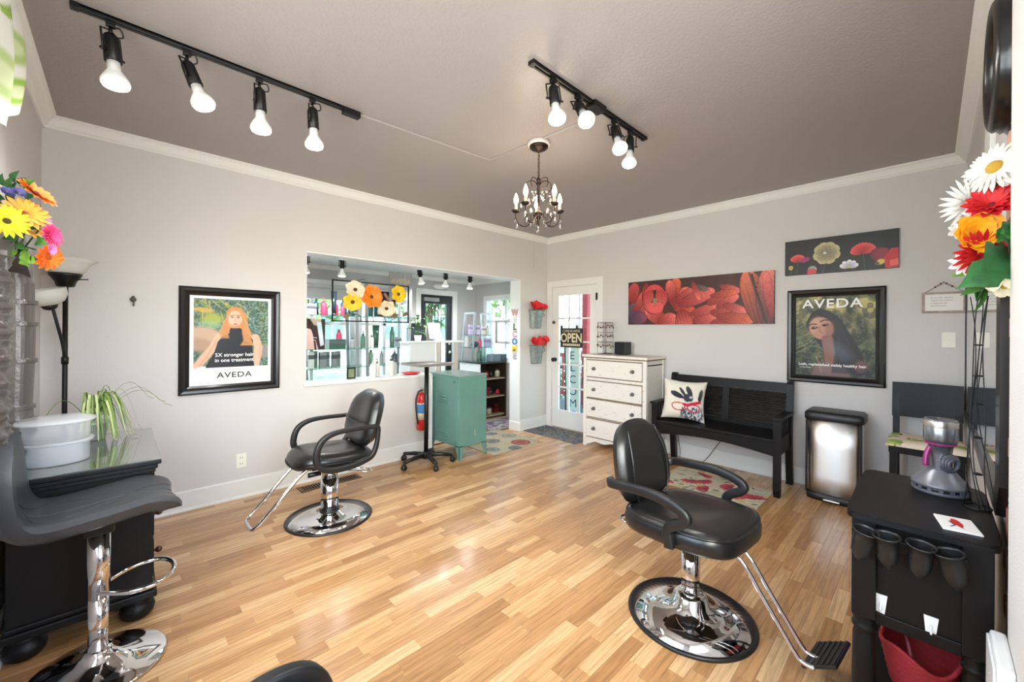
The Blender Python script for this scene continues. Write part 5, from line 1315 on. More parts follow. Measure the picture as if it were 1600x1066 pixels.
# ------------------------------------------------------------------ track lights and chandelier
LAMPGLOW = mat('lit_bulb_face', (255, 250, 242), .5, emit=9)
BULBW = mat('bulb_white_body', (236, 236, 234), .35, emit=.06)
RIMR = Vector((math.sin(YAW), -math.cos(YAW), 0))
def spot(name, loc, d, watt, col=(1, .985, .985), size=2.85, blend=.6, rad=.045):
    l = bpy.data.lights.new(name, 'SPOT'); l.energy = watt; l.color = col; l.spot_size = size; l.spot_blend = blend; l.shadow_soft_size = rad
    o = bpy.data.objects.new(name, l); COL.objects.link(o); o.location = loc
    o.rotation_euler = Vector(d).to_track_quat('-Z', 'Y').to_euler()
def lamp_head(t, p, d, watt, sc=1.0, drop=.06):
    """p = point on the rail underside, d = aim"""
    d = Vector(d).normalized(); p = Vector(p)
    M = (-d).to_track_quat('Z', 'X').to_matrix().to_4x4(); M.translation = p + Vector((0, 0, -drop)) + d * .01
    h = ob('lamp_head', MB().lathe([(0, .012 * sc), (.020 * sc, .012 * sc), (.026 * sc, 0), (.027 * sc, -.012 * sc), (.029 * sc, -.10 * sc), (.026 * sc, -.102 * sc), (0, -.10 * sc)], n=22, M=M), BLACKMETAL, t)
    ob('hanger', MB().b2((p.x - .016, p.y - .012, p.z - .022), (p.x + .016, p.y + .012, p.z), .002).cyl(p - Vector((0, 0, .02)), p - Vector((0, 0, drop - .005)), .007, n=8), BLACKMETAL, h)
    x = M.to_3x3() @ Vector((0, 1, 0)); o = M.translation
    yk = [o + x * .04 * sc + d * .07 * sc, o + x * .04 * sc - d * .02, o - d * .035, o - x * .04 * sc - d * .02, o - x * .04 * sc + d * .07 * sc]
    ob('yoke', MB().tube(yk, .004, 6), BLACKMETAL, h)
    for s in (-1, 1): ob('thumb_screw', MB().cyl(o + x * s * .03 * sc + d * .07 * sc, o + x * s * .05 * sc + d * .07 * sc, .006, n=8), BLACKMETAL, h)
    y = M.to_3x3() @ Vector((1, 0, 0))
    ob('lead', MB().tube(catmull([p - Vector((0, 0, .03)), p + y * .04 - Vector((0, 0, .035)), p + y * .035 + x * .02 - Vector((0, 0, .06)), o - d * .008], 5), .0035, 6), BLACKMETAL, h)
    b = ob('bulb', MB().lathe([(0, -.095 * sc), (.021 * sc, -.098 * sc), (.022 * sc, -.135 * sc), (.034 * sc, -.155 * sc), (.047 * sc, -.18 * sc), (.048 * sc, -.192 * sc), (.045 * sc, -.195 * sc), (0, -.194 * sc)], n=26, M=M), BULBW, h)
    ob('bulb_face', MB().lathe([(.046 * sc, -.1935 * sc), (.042 * sc, -.203 * sc), (.028 * sc, -.209 * sc), (0, -.211 * sc)], n=26, M=M, cap=False), LAMPGLOW, b, 'glowing bulb face')
    spot('track_spot', M @ Vector((0, 0, -.235 * sc)), d, watt)
def rail(t, x0, x1, y, z):
    ob('rail', MB().b2((x0, y - .017, z - .019), (x1, y - .004, z), .002).b2((x0, y + .004, z - .019), (x1, y + .017, z), .002).b2((x0, y - .017, z - .008), (x1, y + .017, z)).b2((x0 - .006, y - .019, z - .021), (x0 + .02, y + .019, z)).b2((x1 - .02, y - .019, z - .021), (x1 + .006, y + .019, z)), BLACKMETAL, t)
t = thing('track_light', 'long black ceiling track with four lamps above the left side', 'light', (0, 0, 0))
rail(t, -.155, 1.03, 2.5, HC); ob('power_feed', MB().b2((.965, 2.478, HC - .04), (1.07, 2.522, HC - .001), .004), BLACKMETAL, t)
WT = 11
for x, d in ((-.04, RIMR * .12), (.222, RIMR * .42), (.525, RIMR * .05), (.792, RIMR * .06)): lamp_head(t, (x, 2.5, HC - .021), d - Vector((0, 0, 1)), WT, 1.05)
t = thing('track_light', 'short black ceiling track with four lamps near the chandelier', 'light', (0, 0, 0))
rail(t, 1.476, 2.627, 1.4, HC); ob('power_feed', MB().b2((1.98, 1.365, HC - .034), (2.10, 1.435, HC - .001), .004), BLACKMETAL, t)
for x, d in ((1.64, RIMR * .1 - _F * .25), (1.855, RIMR * .2 - _F * .75), (2.233, RIMR * .1 - _F * .5), (2.433, RIMR * -.1 - _F * .25)): lamp_head(t, (x, 1.4, HC - .021), d - Vector((0, 0, 1)), WT * 1.5, .98, .045)

def chandelier():
    t = thing('chandelier', 'small bronze chandelier with five candle bulbs and crystal drops', 'chandelier', (2.155, 1.967, 2.756))
    BZ = mat('oiled_bronze', (52, 42, 36), .4, .8); CRY = mat('crystal', (250, 250, 250), .02, trans=1, ior=1.5)
    CND = mat('candle_sleeve', (214, 196, 170), .5); GL = mat('lit_candle_bulb', (255, 226, 180), .4, emit=22)
    ob('ceiling_ring', MB().lathe([(.078, 0), (.08, -.028), (.072, -.03), (0, -.03)], n=28), mat('ceiling_ring_paint', (206, 200, 194), .5), t)
    ob('canopy', MB().lathe([(.068, -.03), (.066, -.042), (.05, -.056), (.02, -.066), (.008, -.075), (0, -.075)], n=28), BZ, t)
    for k in range(9):
        z = -.078 - k * .0235; a = k % 2 * PI / 2
        ob('chain_link', MB().tube([(.007 * math.cos(q) * math.cos(a), .007 * math.cos(q) * math.sin(a), z - .012 + .0155 * math.sin(q)) for q in (2 * PI * i / 12 for i in range(12))], .0022, 5, True), BZ, t)
    z0 = -.60
    ob('stem', MB().lathe([(0, z0 + .31), (.012, z0 + .31), (.02, z0 + .30), (.008, z0 + .285), (.006, z0 + .11), (.02, z0 + .10), (.03, z0 + .085), (.018, z0 + .06), (.01, z0 + .04), (.006, z0), (0, z0 - .01)], n=16), BZ, t)
    ob('loop', MB().tube([(.018 * math.cos(q), 0, z0 + .32 + .022 * math.sin(q)) for q in (2 * PI * i / 14 for i in range(14))], .004, 6, True), BZ, t)
    rg = random.Random(2)
    def drop(x, y, z, s, par):
        ob('crystal', MB().lathe([(0, s * 2.2), (.15 * s, s * 2), (.55 * s, .9 * s), (.8 * s, 0), (.5 * s, -.7 * s), (0, -s)], (x, y, z), 6), CRY, par)
    for k in range(5):
        a = 2 * PI * k / 5 + .82; c, s = math.cos(a), math.sin(a)
        P = lambda r, z: (c * r, s * r, z0 + z)
        arm = ob('arm', MB().tube(catmull([P(.015, .075), P(.05, .03), P(.09, .0), P(.135, .012), P(.165, .06), P(.168, .105)], 6), .0045, 8), BZ, t)
        ob('scroll', MB().tube(catmull([P(.012, .30), P(.04, .325), P(.085, .32), P(.10, .28), P(.085, .255)], 6), .003, 6), BZ, arm)
        ob('scroll', MB().tube(catmull([P(.09, .0), P(.10, .05), P(.08, .085), P(.055, .07), P(.06, .045)], 6), .003, 6), BZ, arm)
        ob('strand', MB().tube(catmull([P(.085, .255), P(.075, .19), P(.10, .13), P(.16, .11)], 5), .0015, 5), BZ, arm)
        ob('drip_pan', MB().lathe([(.006, .10), (.022, .106), (.034, .12), (.030, .118), (.012, .112), (.006, .11)], (c * .168, s * .168, z0), 14), BZ, arm)
        ob('candle', MB().cyl(P(.168, .11), P(.168, .165), .011, n=12), CND, arm)
        ob('bulb', MB().lathe([(.007, .165), (.016, .185), (.017, .20), (.010, .228), (.002, .248), (0, .25)], (c * .168, s * .168, z0), 14), GL, arm, 'glowing candle bulb')
        for r, z, q in ((.175, .045, .011), (.10, .075, .013), (.06, .005, .010), (.085, .225, .012), (.04, .19, .012), (.04, .235, .010), (.13, .145, .009)): drop(c * r, s * r, z0 + z, q, arm)
        drop(c * .168 + .01, s * .168, z0 - .0, .012, arm); drop(c * .03, s * .03, z0 + .21, .013, arm)
    drop(0, 0, z0 - .035, .013, t)
    l = bpy.data.lights.new('chandelier_glow', 'POINT'); l.energy = 7; l.color = (1, .82, .6); l.shadow_soft_size = .12
    o = bpy.data.objects.new('chandelier_glow', l); COL.objects.link(o); o.location = (2.155, 1.967, 2.30)
chandelier()

# ------------------------------------------------------------------ vanity table and what stands on it
def vanity():
    t = thing('vanity_table', 'black vanity table with turned legs under the right-hand mirror', 'table', (2.145, .028, 0))
    hx, hy, H = .30, .165, .78
    poly = superloop(hx + .02, hy + .015, .16, 40)
    ob('top', MB().prism(poly, H - .02, H - .004).prism([(x * .99, y * .98) for x, y in poly], H - .004, H), BLACKWOOD, t)
    for sx in (-1, 1):
        for sy in (-1, 1):
            x, y = sx * (hx - .035), sy * (hy - .035)
            ob('leg', MB().b2((x - .032, y - .032, .42), (x + .032, y + .032, H - .02), .003).lathe([(.032, .42), (.026, .415), (.033, .405), (.026, .395), (.034, .385), (.034, .375), (.026, .365), (.031, .35), (.033, .2), (.03, .08), (.022, .06), (.03, .045), (.026, .0), (0, 0)], (x, y, 0), 24), BLACKWOOD, t)
    for s in (-1, 1):
        ob('end_panel', MB().b2((s * (hx - .04) - .006, -hy + .06, .44), (s * (hx - .04) + .006, hy - .06, H - .02)), BLACKWOOD, t)
        ob('end_rail', MB().b2((s * (hx - .04) - .012, -hy + .06, .40), (s * (hx - .04) + .012, hy - .06, .44), .003), BLACKWOOD, t)
    ob('back_panel', MB().b2((-hx + .06, -hy + .03, .42), (hx - .06, -hy + .04, H - .02)), BLACKWOOD, t)
    ob('carcass', MB().b2((-hx + .06, -hy + .06, .42), (hx - .06, hy - .05, .435)), BLACKWOOD, t)
    for k, (za, zb_) in enumerate(((.45, .60), (.615, .745))):
        d = ob('drawer', MB().b2((-hx + .07, hy - .055, za), (hx - .07, hy - .025, zb_), .003), BLACKWOOD, t)
        for x in (-.12, .12): ob('knob', MB().cyl((x, hy - .025, (za + zb_) / 2), (x, hy - .01, (za + zb_) / 2), .006, n=8).ball((x, hy - .002, (za + zb_) / 2), .013, 12, 8), mat('brass_knob', (170, 130, 70), .3, .9), d)
    ob('lower_shelf', MB().b2((-hx + .02, -hy + .02, .16), (hx - .02, hy - .02, .18), .003), BLACKWOOD, t)
    # tool cups on a strip along the near end
    st = thing('tool_holder', 'row of four black funnel cups on the near end of the vanity table', 'holder', (1.838, .05, .70))
    ob('strip', MB().b2((-.012, -.13, -.015), (-.002, .13, .02), .002), BLACKMETAL, st)
    for y in (.07, -.005, -.08): ob('screw', MB().cyl((-.0125, y, .002), (-.015, y, .002), .006, n=10), mat('brass_screw', (150, 130, 90), .35, .9), st)
    for k, y in enumerate((.105, .045, -.03, -.098)):
        M = Matrix.Translation((-.05, y, -.0)) @ rotm('Y', -.12) @ rotm('X', (.18, -.05, .05, -.2)[k])
        c = ob('cup', MB().lathe([(.034, .042), (.037, .044), (.036, .048), (.031, .046), (.029, .0), (.026, -.035), (.010, -.06), (.003, -.068), (.0, -.067)], n=26, M=M, cap=False).lathe([(.031, .044), (.027, .0), (.022, -.035), (0, -.055)], n=26, M=M, cap=False), BLACKPLASTIC, st)
        ob('arm', MB().b2((-.02, y - .008, -.01), (-.008, y + .008, .01)), BLACKMETAL, c)
    for k, (y, z) in enumerate(((.115, .475), (-.005, .46))):
        h = thing('adhesive_hook', ('white adhesive hook on the vanity end panel, nearer the floor side', 'white adhesive hook on the vanity end panel, nearer the wall')[k], 'hook', (1.8788, y, z), 0, 'white adhesive hooks on the vanity')
        ob('pad', MB().prism([(-.017, .03), (.017, .03), (.012, -.03), (-.010, -.033)], 0, .004, M=Matrix(((0, 0, -1, 0), (1, 0, 0, 0), (0, 1, 0, 0), (0, 0, 0, 1)))), WHITEP, h)
        ob('hook', MB().tube(catmull([(-.004, 0, .005), (-.010, 0, -.01), (-.018, 0, -.018), (-.02, 0, -.006)], 4), .003, 6), WHITEP, h)
    # red woven baskets on the lower shelf
    RW = mat('red_woven_straw', (150, 30, 36), .7, bump=1.0, bscale=8, stretch=(9, 9, 60), var=.25, vscale=12)
    for k, (x, y, z, r0, r1, hh, lean, lab) in enumerate(((1.985, .02, .182, .08, .108, .15, -.18, 'red woven basket on the vanity shelf, nearer one'), (2.245, .0, .182, .07, .098, .165, .0, 'red woven basket on the vanity shelf, farther one'))):
        b = thing('basket', lab, 'basket', (x, y, z), 0, 'red woven baskets')
        rr, ri = [], []
        for i in range(13):
            f = i / 12; r = r0 + (r1 - r0) * f + .003 * (i % 2)
            rr.append([((r * 1.05) * math.cos(q), r * .95 * math.sin(q), hh * f + lean * f * r * math.cos(q)* -1 + .02 * f * math.sin(3 * q)) for q in (2 * PI * j / 36 for j in range(36))])
            ri.append([(p[0] * .95, p[1] * .95, p[2] + (.006 if i == 0 else 0)) for p in rr[-1]])
        ob('woven_wall', MB().ring(rr + ri[::-1], True, True), RW, b)
        ob('rim', MB().tube([(p[0] * .975, p[1] * .975, p[2]) for p in rr[-1]], .007, 8, True), RW, b)
        ob('handle', MB().tube(catmull([(-.09, .02, hh - .01), (-.06, .03, hh + .03), (0, .035, hh + .035), (.06, .03, hh + .025), (.09, .02, hh - .01)], 5), .006, 8), mat('dark_red_cord', (96, 26, 34), .6), b)
    ob('coiled_cord', MB().tube(catmull([(2.20, .05, .392), (2.16, .03, .396), (2.20, -.03, .398), (2.28, -.045, .396), (2.32, .01, .394), (2.27, .05, .396), (2.21, .02, .398)], 6), .007, 8), mat('grey_cord', (70, 72, 80), .5), None, 'thick grey cord lying on the farther red basket', 'cord')
vanity()
def dryer():
    t = thing('hair_dryer', 'grey and silver hair dryer with pink ring standing on its wide nozzle', 'hair dryer', (2.318, -.028, .78), -.77)
    NK = mat('nickel_satin', (150, 152, 158), .25, .85); DG = mat('dark_grey_plastic', (78, 80, 88), .35); MG = mat('magenta_plastic', (140, 28, 100), .3)
    ob('nozzle_rim', MB().lathe([(0, 0), (.078, 0), (.082, .004), (.082, .012), (.078, .014), (.0, .014)], n=40), DG, t)
    ob('nozzle_slot_ring', MB().lathe([(.074, .013), (.075, .014), (.075, .026), (.074, .027)], n=40), BLACKPLASTIC, t)
    ob('nozzle', MB().lathe([(.080, .026), (.083, .028), (.081, .036), (.06, .062), (.040, .088), (.034, .095), (0, .096)], n=40), mat('grey_satin_plastic', (112, 112, 118), .3, .3), t)
    for k in range(16):
        a = 2 * PI * k / 16; ob('tooth', MB().box((.078 * math.cos(a), .078 * math.sin(a), .020), (.006, .012, .014), rotm('Z', a)), DG, t)
    ob('coil', MB().tube([((.034 - .018 * i / 40) * math.cos(i * .42), -.035 - .0003 * i, .118 + (.034 - .018 * i / 40) * math.sin(i * .42)) for i in range(41)], .0065, 8), DG, t)
    ob('handle', MB().tube(catmull([(-.048, .01, .10), (-.043, .012, .14), (-.03, .01, .175)], 5), .009, 12), MG, t)
    ob('neck', MB().lathe([(.030, .095), (.030, .12), (.032, .15), (.036, .185), (.043, .19)], n=30, cap=False).b2((-.026, -.026, .09), (.026, .026, .15), .01), NK, t)
    ob('pink_ring', MB().lathe([(.043, .186), (.0455, .187), (.0455, .192), (.043, .193)], n=36, cap=False), MG, t)
    b = ob('barrel', MB().lathe([(.040, .19), (.047, .198), (.049, .21), (.049, .28), (.046, .284), (.040, .284), (.038, .26), (.0, .258)], n=40), NK, t)
    ob('front_ring', MB().lathe([(.049, .255), (.0495, .256), (.0495, .276), (.049, .277)], n=40, cap=False), STEEL, b)
    c = Cv(.12, .085, 60, 42, (240, 238, 234)); c.petal(.25, .55, .6, .13, -.1, (210, 36, 30), (224, 60, 40), (150, 20, 20)); c.petal(.35, .42, .42, .1, .05, (230, 60, 44), (200, 30, 30), (150, 20, 20)); c.line([(.2, .25), (.35, .4), (.6, .3)], .02, (60, 60, 60)); c.line([(.15, .6), (.3, .5)], .012, (60, 60, 60))
    k = thing('coaster', 'white card with a red brush-stroke picture on the vanity table', 'card', (1.945, -.062, .7802), math.atan2(-.02, -.12))
    ob('card', MB().b2((-.062, -.044, 0), (.062, .044, .006), .002), WHITEP, k)
    ob('printed_face', c.flat((.06, -.042, .0066), (-.12, 0, 0), (0, .084, 0)), PRINT, k)
dryer()
def wire_vase():
    t = thing('wire_vase', 'tall thin black wire stand on the vanity table carrying the cloth flowers', 'vase', (2.20, -.118, .78))
    W = mat('black_wire', (30, 29, 30), .4, .5)
    ob('foot', MB().tube([(.042 * math.cos(q), .034 * math.sin(q), .004) for q in (2 * PI * i / 28 for i in range(28))], .003, 6, True), W, t)
    for k in range(6):
        a = 2 * PI * k / 6 + .3; pts = []
        for i in range(17):
            f = i / 16; r = .042 * (1 - f) ** 2.2 + .010 + .018 * f ** 5; b = a + .9 * math.sin(f * 5 + k)
            pts.append((r * math.cos(b), r * .8 * math.sin(b), .004 + .75 * f))
        ob('wire', MB().tube(pts, .0016, 6), W, t)
    for z in (.12, .25, .37, .47, .58): ob('tie', MB().tube([(.012 * math.cos(q), .010 * math.sin(q), z) for q in (2 * PI * i / 12 for i in range(12))], .003, 6, True), W, t)
    c0 = at(1540, 440, 1.40)
    t = thing('flower_bunch', 'bunch of white, red and orange cloth flowers with big leaves at the right edge', 'flowers', c0)
    P = lambda x, y, d=1.3: at(x, y, d) - c0
    WH, CR, RDc, ORc = (240, 238, 228), (232, 226, 196), (198, 22, 28), (250, 166, 20)
    bk = (-.75, -.35, .3)
    flower(t, P(1556, 262, 1.22), (-.7, .5, .25), 26, .068, .0075, .12, (228, 224, 212), (190, 150, 50), 2, .12, .022, 1)
    flower(t, P(1512, 318, 1.28), (-.7, -.6, -.1), 24, .072, .0065, .15, (234, 234, 228), (214, 200, 150), 2, .18, .014, 2)
    flower(t, P(1528, 332, 1.24), (-.8, -.2, .0), 10, .03, .008, .15, (246, 246, 242), (214, 190, 110), 1, .1, .008, 3)
    flower(t, P(1550, 322, 1.22), (-.7, .1, .4), 14, .055, .012, .5, RDc, (120, 10, 16), 3, .1, .012, 4)
    flower(t, P(1524, 368, 1.24), (-.9, -.3, .1), 8, .055, .026, .75, ORc, (180, 100, 20), 3, .1, .012, 5)
    flower(t, P(1530, 393, 1.23), (-.75, -.55, -.35), 20, .066, .008, .2, RDc, (240, 150, 40), 2, .15, .01, 6)
    flower(t, P(1556, 386, 1.2), (-.5, .3, .2), 10, .04, .012, .4, (150, 16, 30), (90, 10, 16), 2, .1, .01, 12)
    flower(t, P(1505, 413, 1.26), (-.85, -.35, .1), 9, .034, .008, .2, (246, 246, 240), (206, 186, 60), 1, .1, .008, 7)
    flower(t, P(1495, 362, 1.3), (-.8, -.5, .1), 7, .026, .008, .3, (244, 244, 240), None, 1, .1, .006, 8)
    flower(t, P(1566, 428, 1.18), (-.75, .5, .0), 7, .05, .015, .35, CR, (200, 180, 80), 1, .15, .01, 9)
    flower(t, P(1570, 447, 1.18), (-.7, .4, -.5), 6, .036, .014, .3, CR, (200, 180, 80), 1, .15, .008, 10)
    def LF(x, y, x2, y2, d, wf, m, lob): a, b = P(x, y, d), P(x2, y2, d); leaf(t, a, b - a, VIEW + Vector((0, 0, .25)), (b - a).length, (b - a).length * wf, m, lob)
    LF(1578, 392, 1494, 452, 1.17, .30, LEAFD, 3); LF(1562, 360, 1580, 415, 1.16, .3, LEAFD, 2); LF(1558, 372, 1576, 345, 1.16, .35, LEAFD, 2)
    LF(1550, 268, 1525, 310, 1.3, .3, LEAFM, 0); LF(1555, 255, 1530, 275, 1.32, .22, LEAFM, 0); LF(1545, 350, 1560, 372, 1.26, .25, LEAFD, 0); LF(1530, 430, 1488, 395, 1.3, .14, LEAFM, 2); LF(1525, 425, 1484, 432, 1.31, .16, LEAFL, 0); LF(1532, 440, 1500, 462, 1.34, .2, LEAFM, 0); LF(1515, 300, 1490, 305, 1.32, .12, LEAFM, 0)
    LF(1535, 440, 1520, 490, 1.38, .08, LEAFM, 0); LF(1574, 355, 1556, 380, 1.16, .3, LEAFM, 0)
    for x, y, d in ((1563, 262, 1.24), (1512, 318, 1.3), (1550, 322, 1.24), (1524, 368, 1.26), (1556, 386, 1.22), (1570, 440, 1.2), (1505, 413, 1.28)):
        ob('stem', MB().tube(catmull([P(x, y, d), (P(x, y, d) + P(1530, 455, 1.4)) / 2 + Vector((0, 0, .02)), P(1527, 470, 1.41)], 4), .0035, 6), LEAFD, t)
wire_vase()
def right_mirror():
    t = thing('wall_mirror', 'large black-framed salon mirror on the right wall behind the vanity', 'mirror', (2.02, YR, .79))
    # chamfered near end of the frame
    out = [(0, .12), (.10, 0), (2.46, 0), (2.46, .98), (.10, .98), (0, .86)]; inn = [(.11, .16), (.16, .05), (2.452, .05), (2.452, .93), (.16, .93), (.11, .82)]
    rings = [[(o[0], .0, o[1]), (o[0], .032 * k, o[1]), (o[0] * .5 + i[0] * .5, .036 * k, o[1] * .5 + i[1] * .5), (i[0], .024 * k, i[1]), (i[0], .0, i[1])] for o, i, k in zip(out, inn, (1, 1, .32, .32, 1, 1))]
    ob('frame', MB().ring(rings, False, False, True), FRAME, t)
    ob('mirror_glass', MB().prism(inn, .004, .007, M=Matrix(((1, 0, 0, 0), (0, 0, 1, 0), (0, 1, 0, 0), (0, 0, 0, 1)))), MIRROR, t)
right_mirror()
def round_frame():
    t = thing('wall_clock', 'round deep black frame high on the right wall, seen from the side', 'wall clock', (2.085, YR, 2.285))
    M = rotm('X', -PI / 2)
    ob('frame', MB().lathe([(.222, 0), (.224, .008), (.212, .018), (.216, .026), (.205, .034), (.207, .044), (.195, .054), (.182, .058), (.172, .052), (.168, .03), (.168, 0)], n=64, M=M, cap=False), FRAME, t)
    ob('face', MB().lathe([(0, .024), (.169, .024), (.169, .028), (0, .028)], n=48, M=M), mat('clock_face', (120, 116, 112), .4), t)
    for k in range(12):
        a = 2 * PI * k / 12; ob('hour_mark', MB().box((.14 * math.sin(a), .029, .14 * math.cos(a)), (.006, .002, .022), rotm('Y', a)), BLACKPLASTIC, t)
    ob('hand', MB().box((.03, .031, .04), (.006, .002, .11), rotm('Y', .64)), BLACKPLASTIC, t); ob('hand', MB().box((-.04, .033, .01), (.008, .002, .08), rotm('Y', -1.3)), BLACKPLASTIC, t)
    t = thing('thermostat_box', 'white plastic box on the plaster edge at the bottom right', 'box', (1.66, -.150, .40))
    ob('case', MB().b2((-.09, 0, -.16), (.11, .032, .17), .008), WHITEP, t); ob('cover', MB().b2((-.08, .032, -.15), (.10, .038, .16), .006), WHITEP, t)
    ob('screw', MB().cyl((.0, .038, .10), (.0, .0395, .10), .005, n=10), STEEL, t)
round_frame()
# ------------------------------------------------------------------ side porch seen through the glazed door
struct('floor', MB().b2((XB + .15, 1.6, -.12), (6.5, 6.4, -.002)), mat('porch_boards', (128, 128, 124), .7, bump=.3, bscale=30))
struct('ceiling', MB().b2((XB + .15, 1.4, 2.45), (6.6, 4.8, 2.53)), mat('porch_soffit', (226, 226, 222), .7))
RED = mat('red_porch_paint', (168, 36, 44), .5)
def side_porch():
    rug('blue-grey runner on the side porch outside the glazed door', 4.80, 5.42, 2.9, 4.25, (86, 98, 108), p_blue, 80)
    t = thing('porch_railing', 'red wooden railing of the side porch beyond the glazed door', 'railing', (6.40, 5.2, 0))
    for z in (.12, .88): ob('rail', MB().b2((-.03, -.53, z), (.03, .95, z + .07), .004), RED, t)
    for k in range(11): ob('baluster', MB().b2((-.015, -.48 + k * .135, .19), (.015, -.45 + k * .135, .88)), RED, t)
    ob('porch_post', MB().b2((6.34, 4.52, 0), (6.46, 4.64, 2.45), .006).b2((6.31, 4.49, 0), (6.49, 4.67, .12), .004), RED, None, 'red square post of the side porch', 'post')
    wf = thing('window_6', 'white storm window screen standing beyond the side porch railing', None, (6.75, 5.25, 0)); wf['kind'] = 'structure'
    for y in (-.6, -.2, .2, .6): ob('stile', MB().b2((-.02, y - .03, .6), (.02, y + .03, 2.3)), DW, wf)
    for z in (.6, 1.45, 2.25): ob('rail', MB().b2((-.02, -.63, z), (.02, .63, z + .06)), DW, wf)
    for y in (-.6, .6): ob('foot', MB().b2((-.03, y - .03, -.25), (.03, y + .03, .6)), DW, wf)
    hg = thing('hedge', 'grey-green hedge outside beyond the red railing', 'hedge', (7.6, 5.6, -.25)); rg = random.Random(12); b = MB()
    for i in range(1500):
        w = rg.uniform(.04, .08); M = Matrix.Translation((rg.uniform(-.3, .3), rg.uniform(-.9, .9), rg.uniform(.1, 1.25))) @ Matrix.Rotation(rg.random() * 6, 4, (rg.random() - .5, rg.random() - .5, rg.random()))
        b.add([(-w, 0, 0), (0, -w * .5, .01), (w, 0, 0), (0, w * .5, .01)], [(0, 1, 2, 3)], False, M)
    ob('foliage', b, mat('hedge_leaf', (104, 122, 96), .7, var=.4, vscale=3), hg, kind='stuff')
    for k in range(4): ob('stem', MB().cyl((0, -.6 + .4 * k, 0), (0, -.6 + .4 * k, .9), .02, n=6), BRANCH, hg)
    t = thing('welcome_board', 'tall white WELCOME board leaning on the side porch behind the glazed door', 'sign', (4.86, 3.70, .008))
    t.rotation_euler = (0, -.05, .18)
    ob('board', MB().b2((0, -.11, 0), (.02, .11, 1.32), .002), mat('white_sign_board', (236, 236, 234), .6), t)
    for lo, hi in (((-.006, -.125, 0), (.024, -.11, 1.335)), ((-.006, .11, 0), (.024, .125, 1.335)), ((-.006, -.11, 1.32), (.024, .11, 1.335))): ob('frame_side', MB().b2(lo, hi), mat('dark_sign_frame', (40, 48, 58), .6), t)
    for k, ch in enumerate('WELCOME'): text('lettering', ch, .17, mat('navy_letter', (52, 62, 88), .6), t, frameM((-.0015, 0, 1.20 - k * .178), (0, -1, 0), (0, 0, 1)), 1, .0006)
    t = thing('open_sign', 'black and cream OPEN sign hung on the glazed door', 'sign', (XB - .012, 3.50, 1.30))
    ob('board', MB().b2((-.008, -.195, -.135), (.0, .195, .135), .002), mat('sign_black', (34, 36, 34), .6), t)
    CRM = mat('cream_letter', (226, 214, 178), .6)
    text('lettering', 'OPEN', .175, CRM, t, frameM((-.0085, 0, -.005), (0, -1, 0), (0, 0, 1)), .82, .0006, bold=.004)
    text('lettering', "COME IN WE'RE", .05, CRM, t, frameM((-.0085, 0, .095), (0, -1, 0), (0, 0, 1)), .86, .0006)
    for k in range(9): ob('small_print', MB().b2((-.0092, -.15 + k * .034, -.112), (-.008, -.125 + k * .034, -.082)), CRM, t)
    ob('cord', MB().tube([(-.004, .12, .135), (.0, 0, .34), (-.004, -.12, .135)], .003, 6), mat('brown_cord', (120, 96, 66), .8), t)
    ob('nail', MB().cyl((.0, 0, .34), (.02, 0, .34), .004, n=8), BLACKMETAL, t)
    # red armchair on the side porch
    t = thing('porch_chair', 'red wooden armchair on the side porch beyond the glass', 'chair', (5.82, 4.10, 0), PI)
    for x in (-.25, .25):
        for y in (-.27, .27): ob('leg', MB().b2((x - .03, y - .03, 0), (x + .03, y + .03, .58)), RED, t)
    for k in range(6): ob('seat_slat', MB().b2((-.28 + k * .09, -.27, .38), (-.2 + k * .09, .27, .40)), RED, t)
    for y in (-.29, .29): ob('armrest', MB().b2((-.3, y - .06, .58), (.32, y + .06, .61), .005), RED, t)
    for k in range(5): ob('back_slat', MB().box((-.33, -.22 + k * .11, .68), (.02, .09, .62), rotm('Y', -.25)), RED, t)
side_porch()

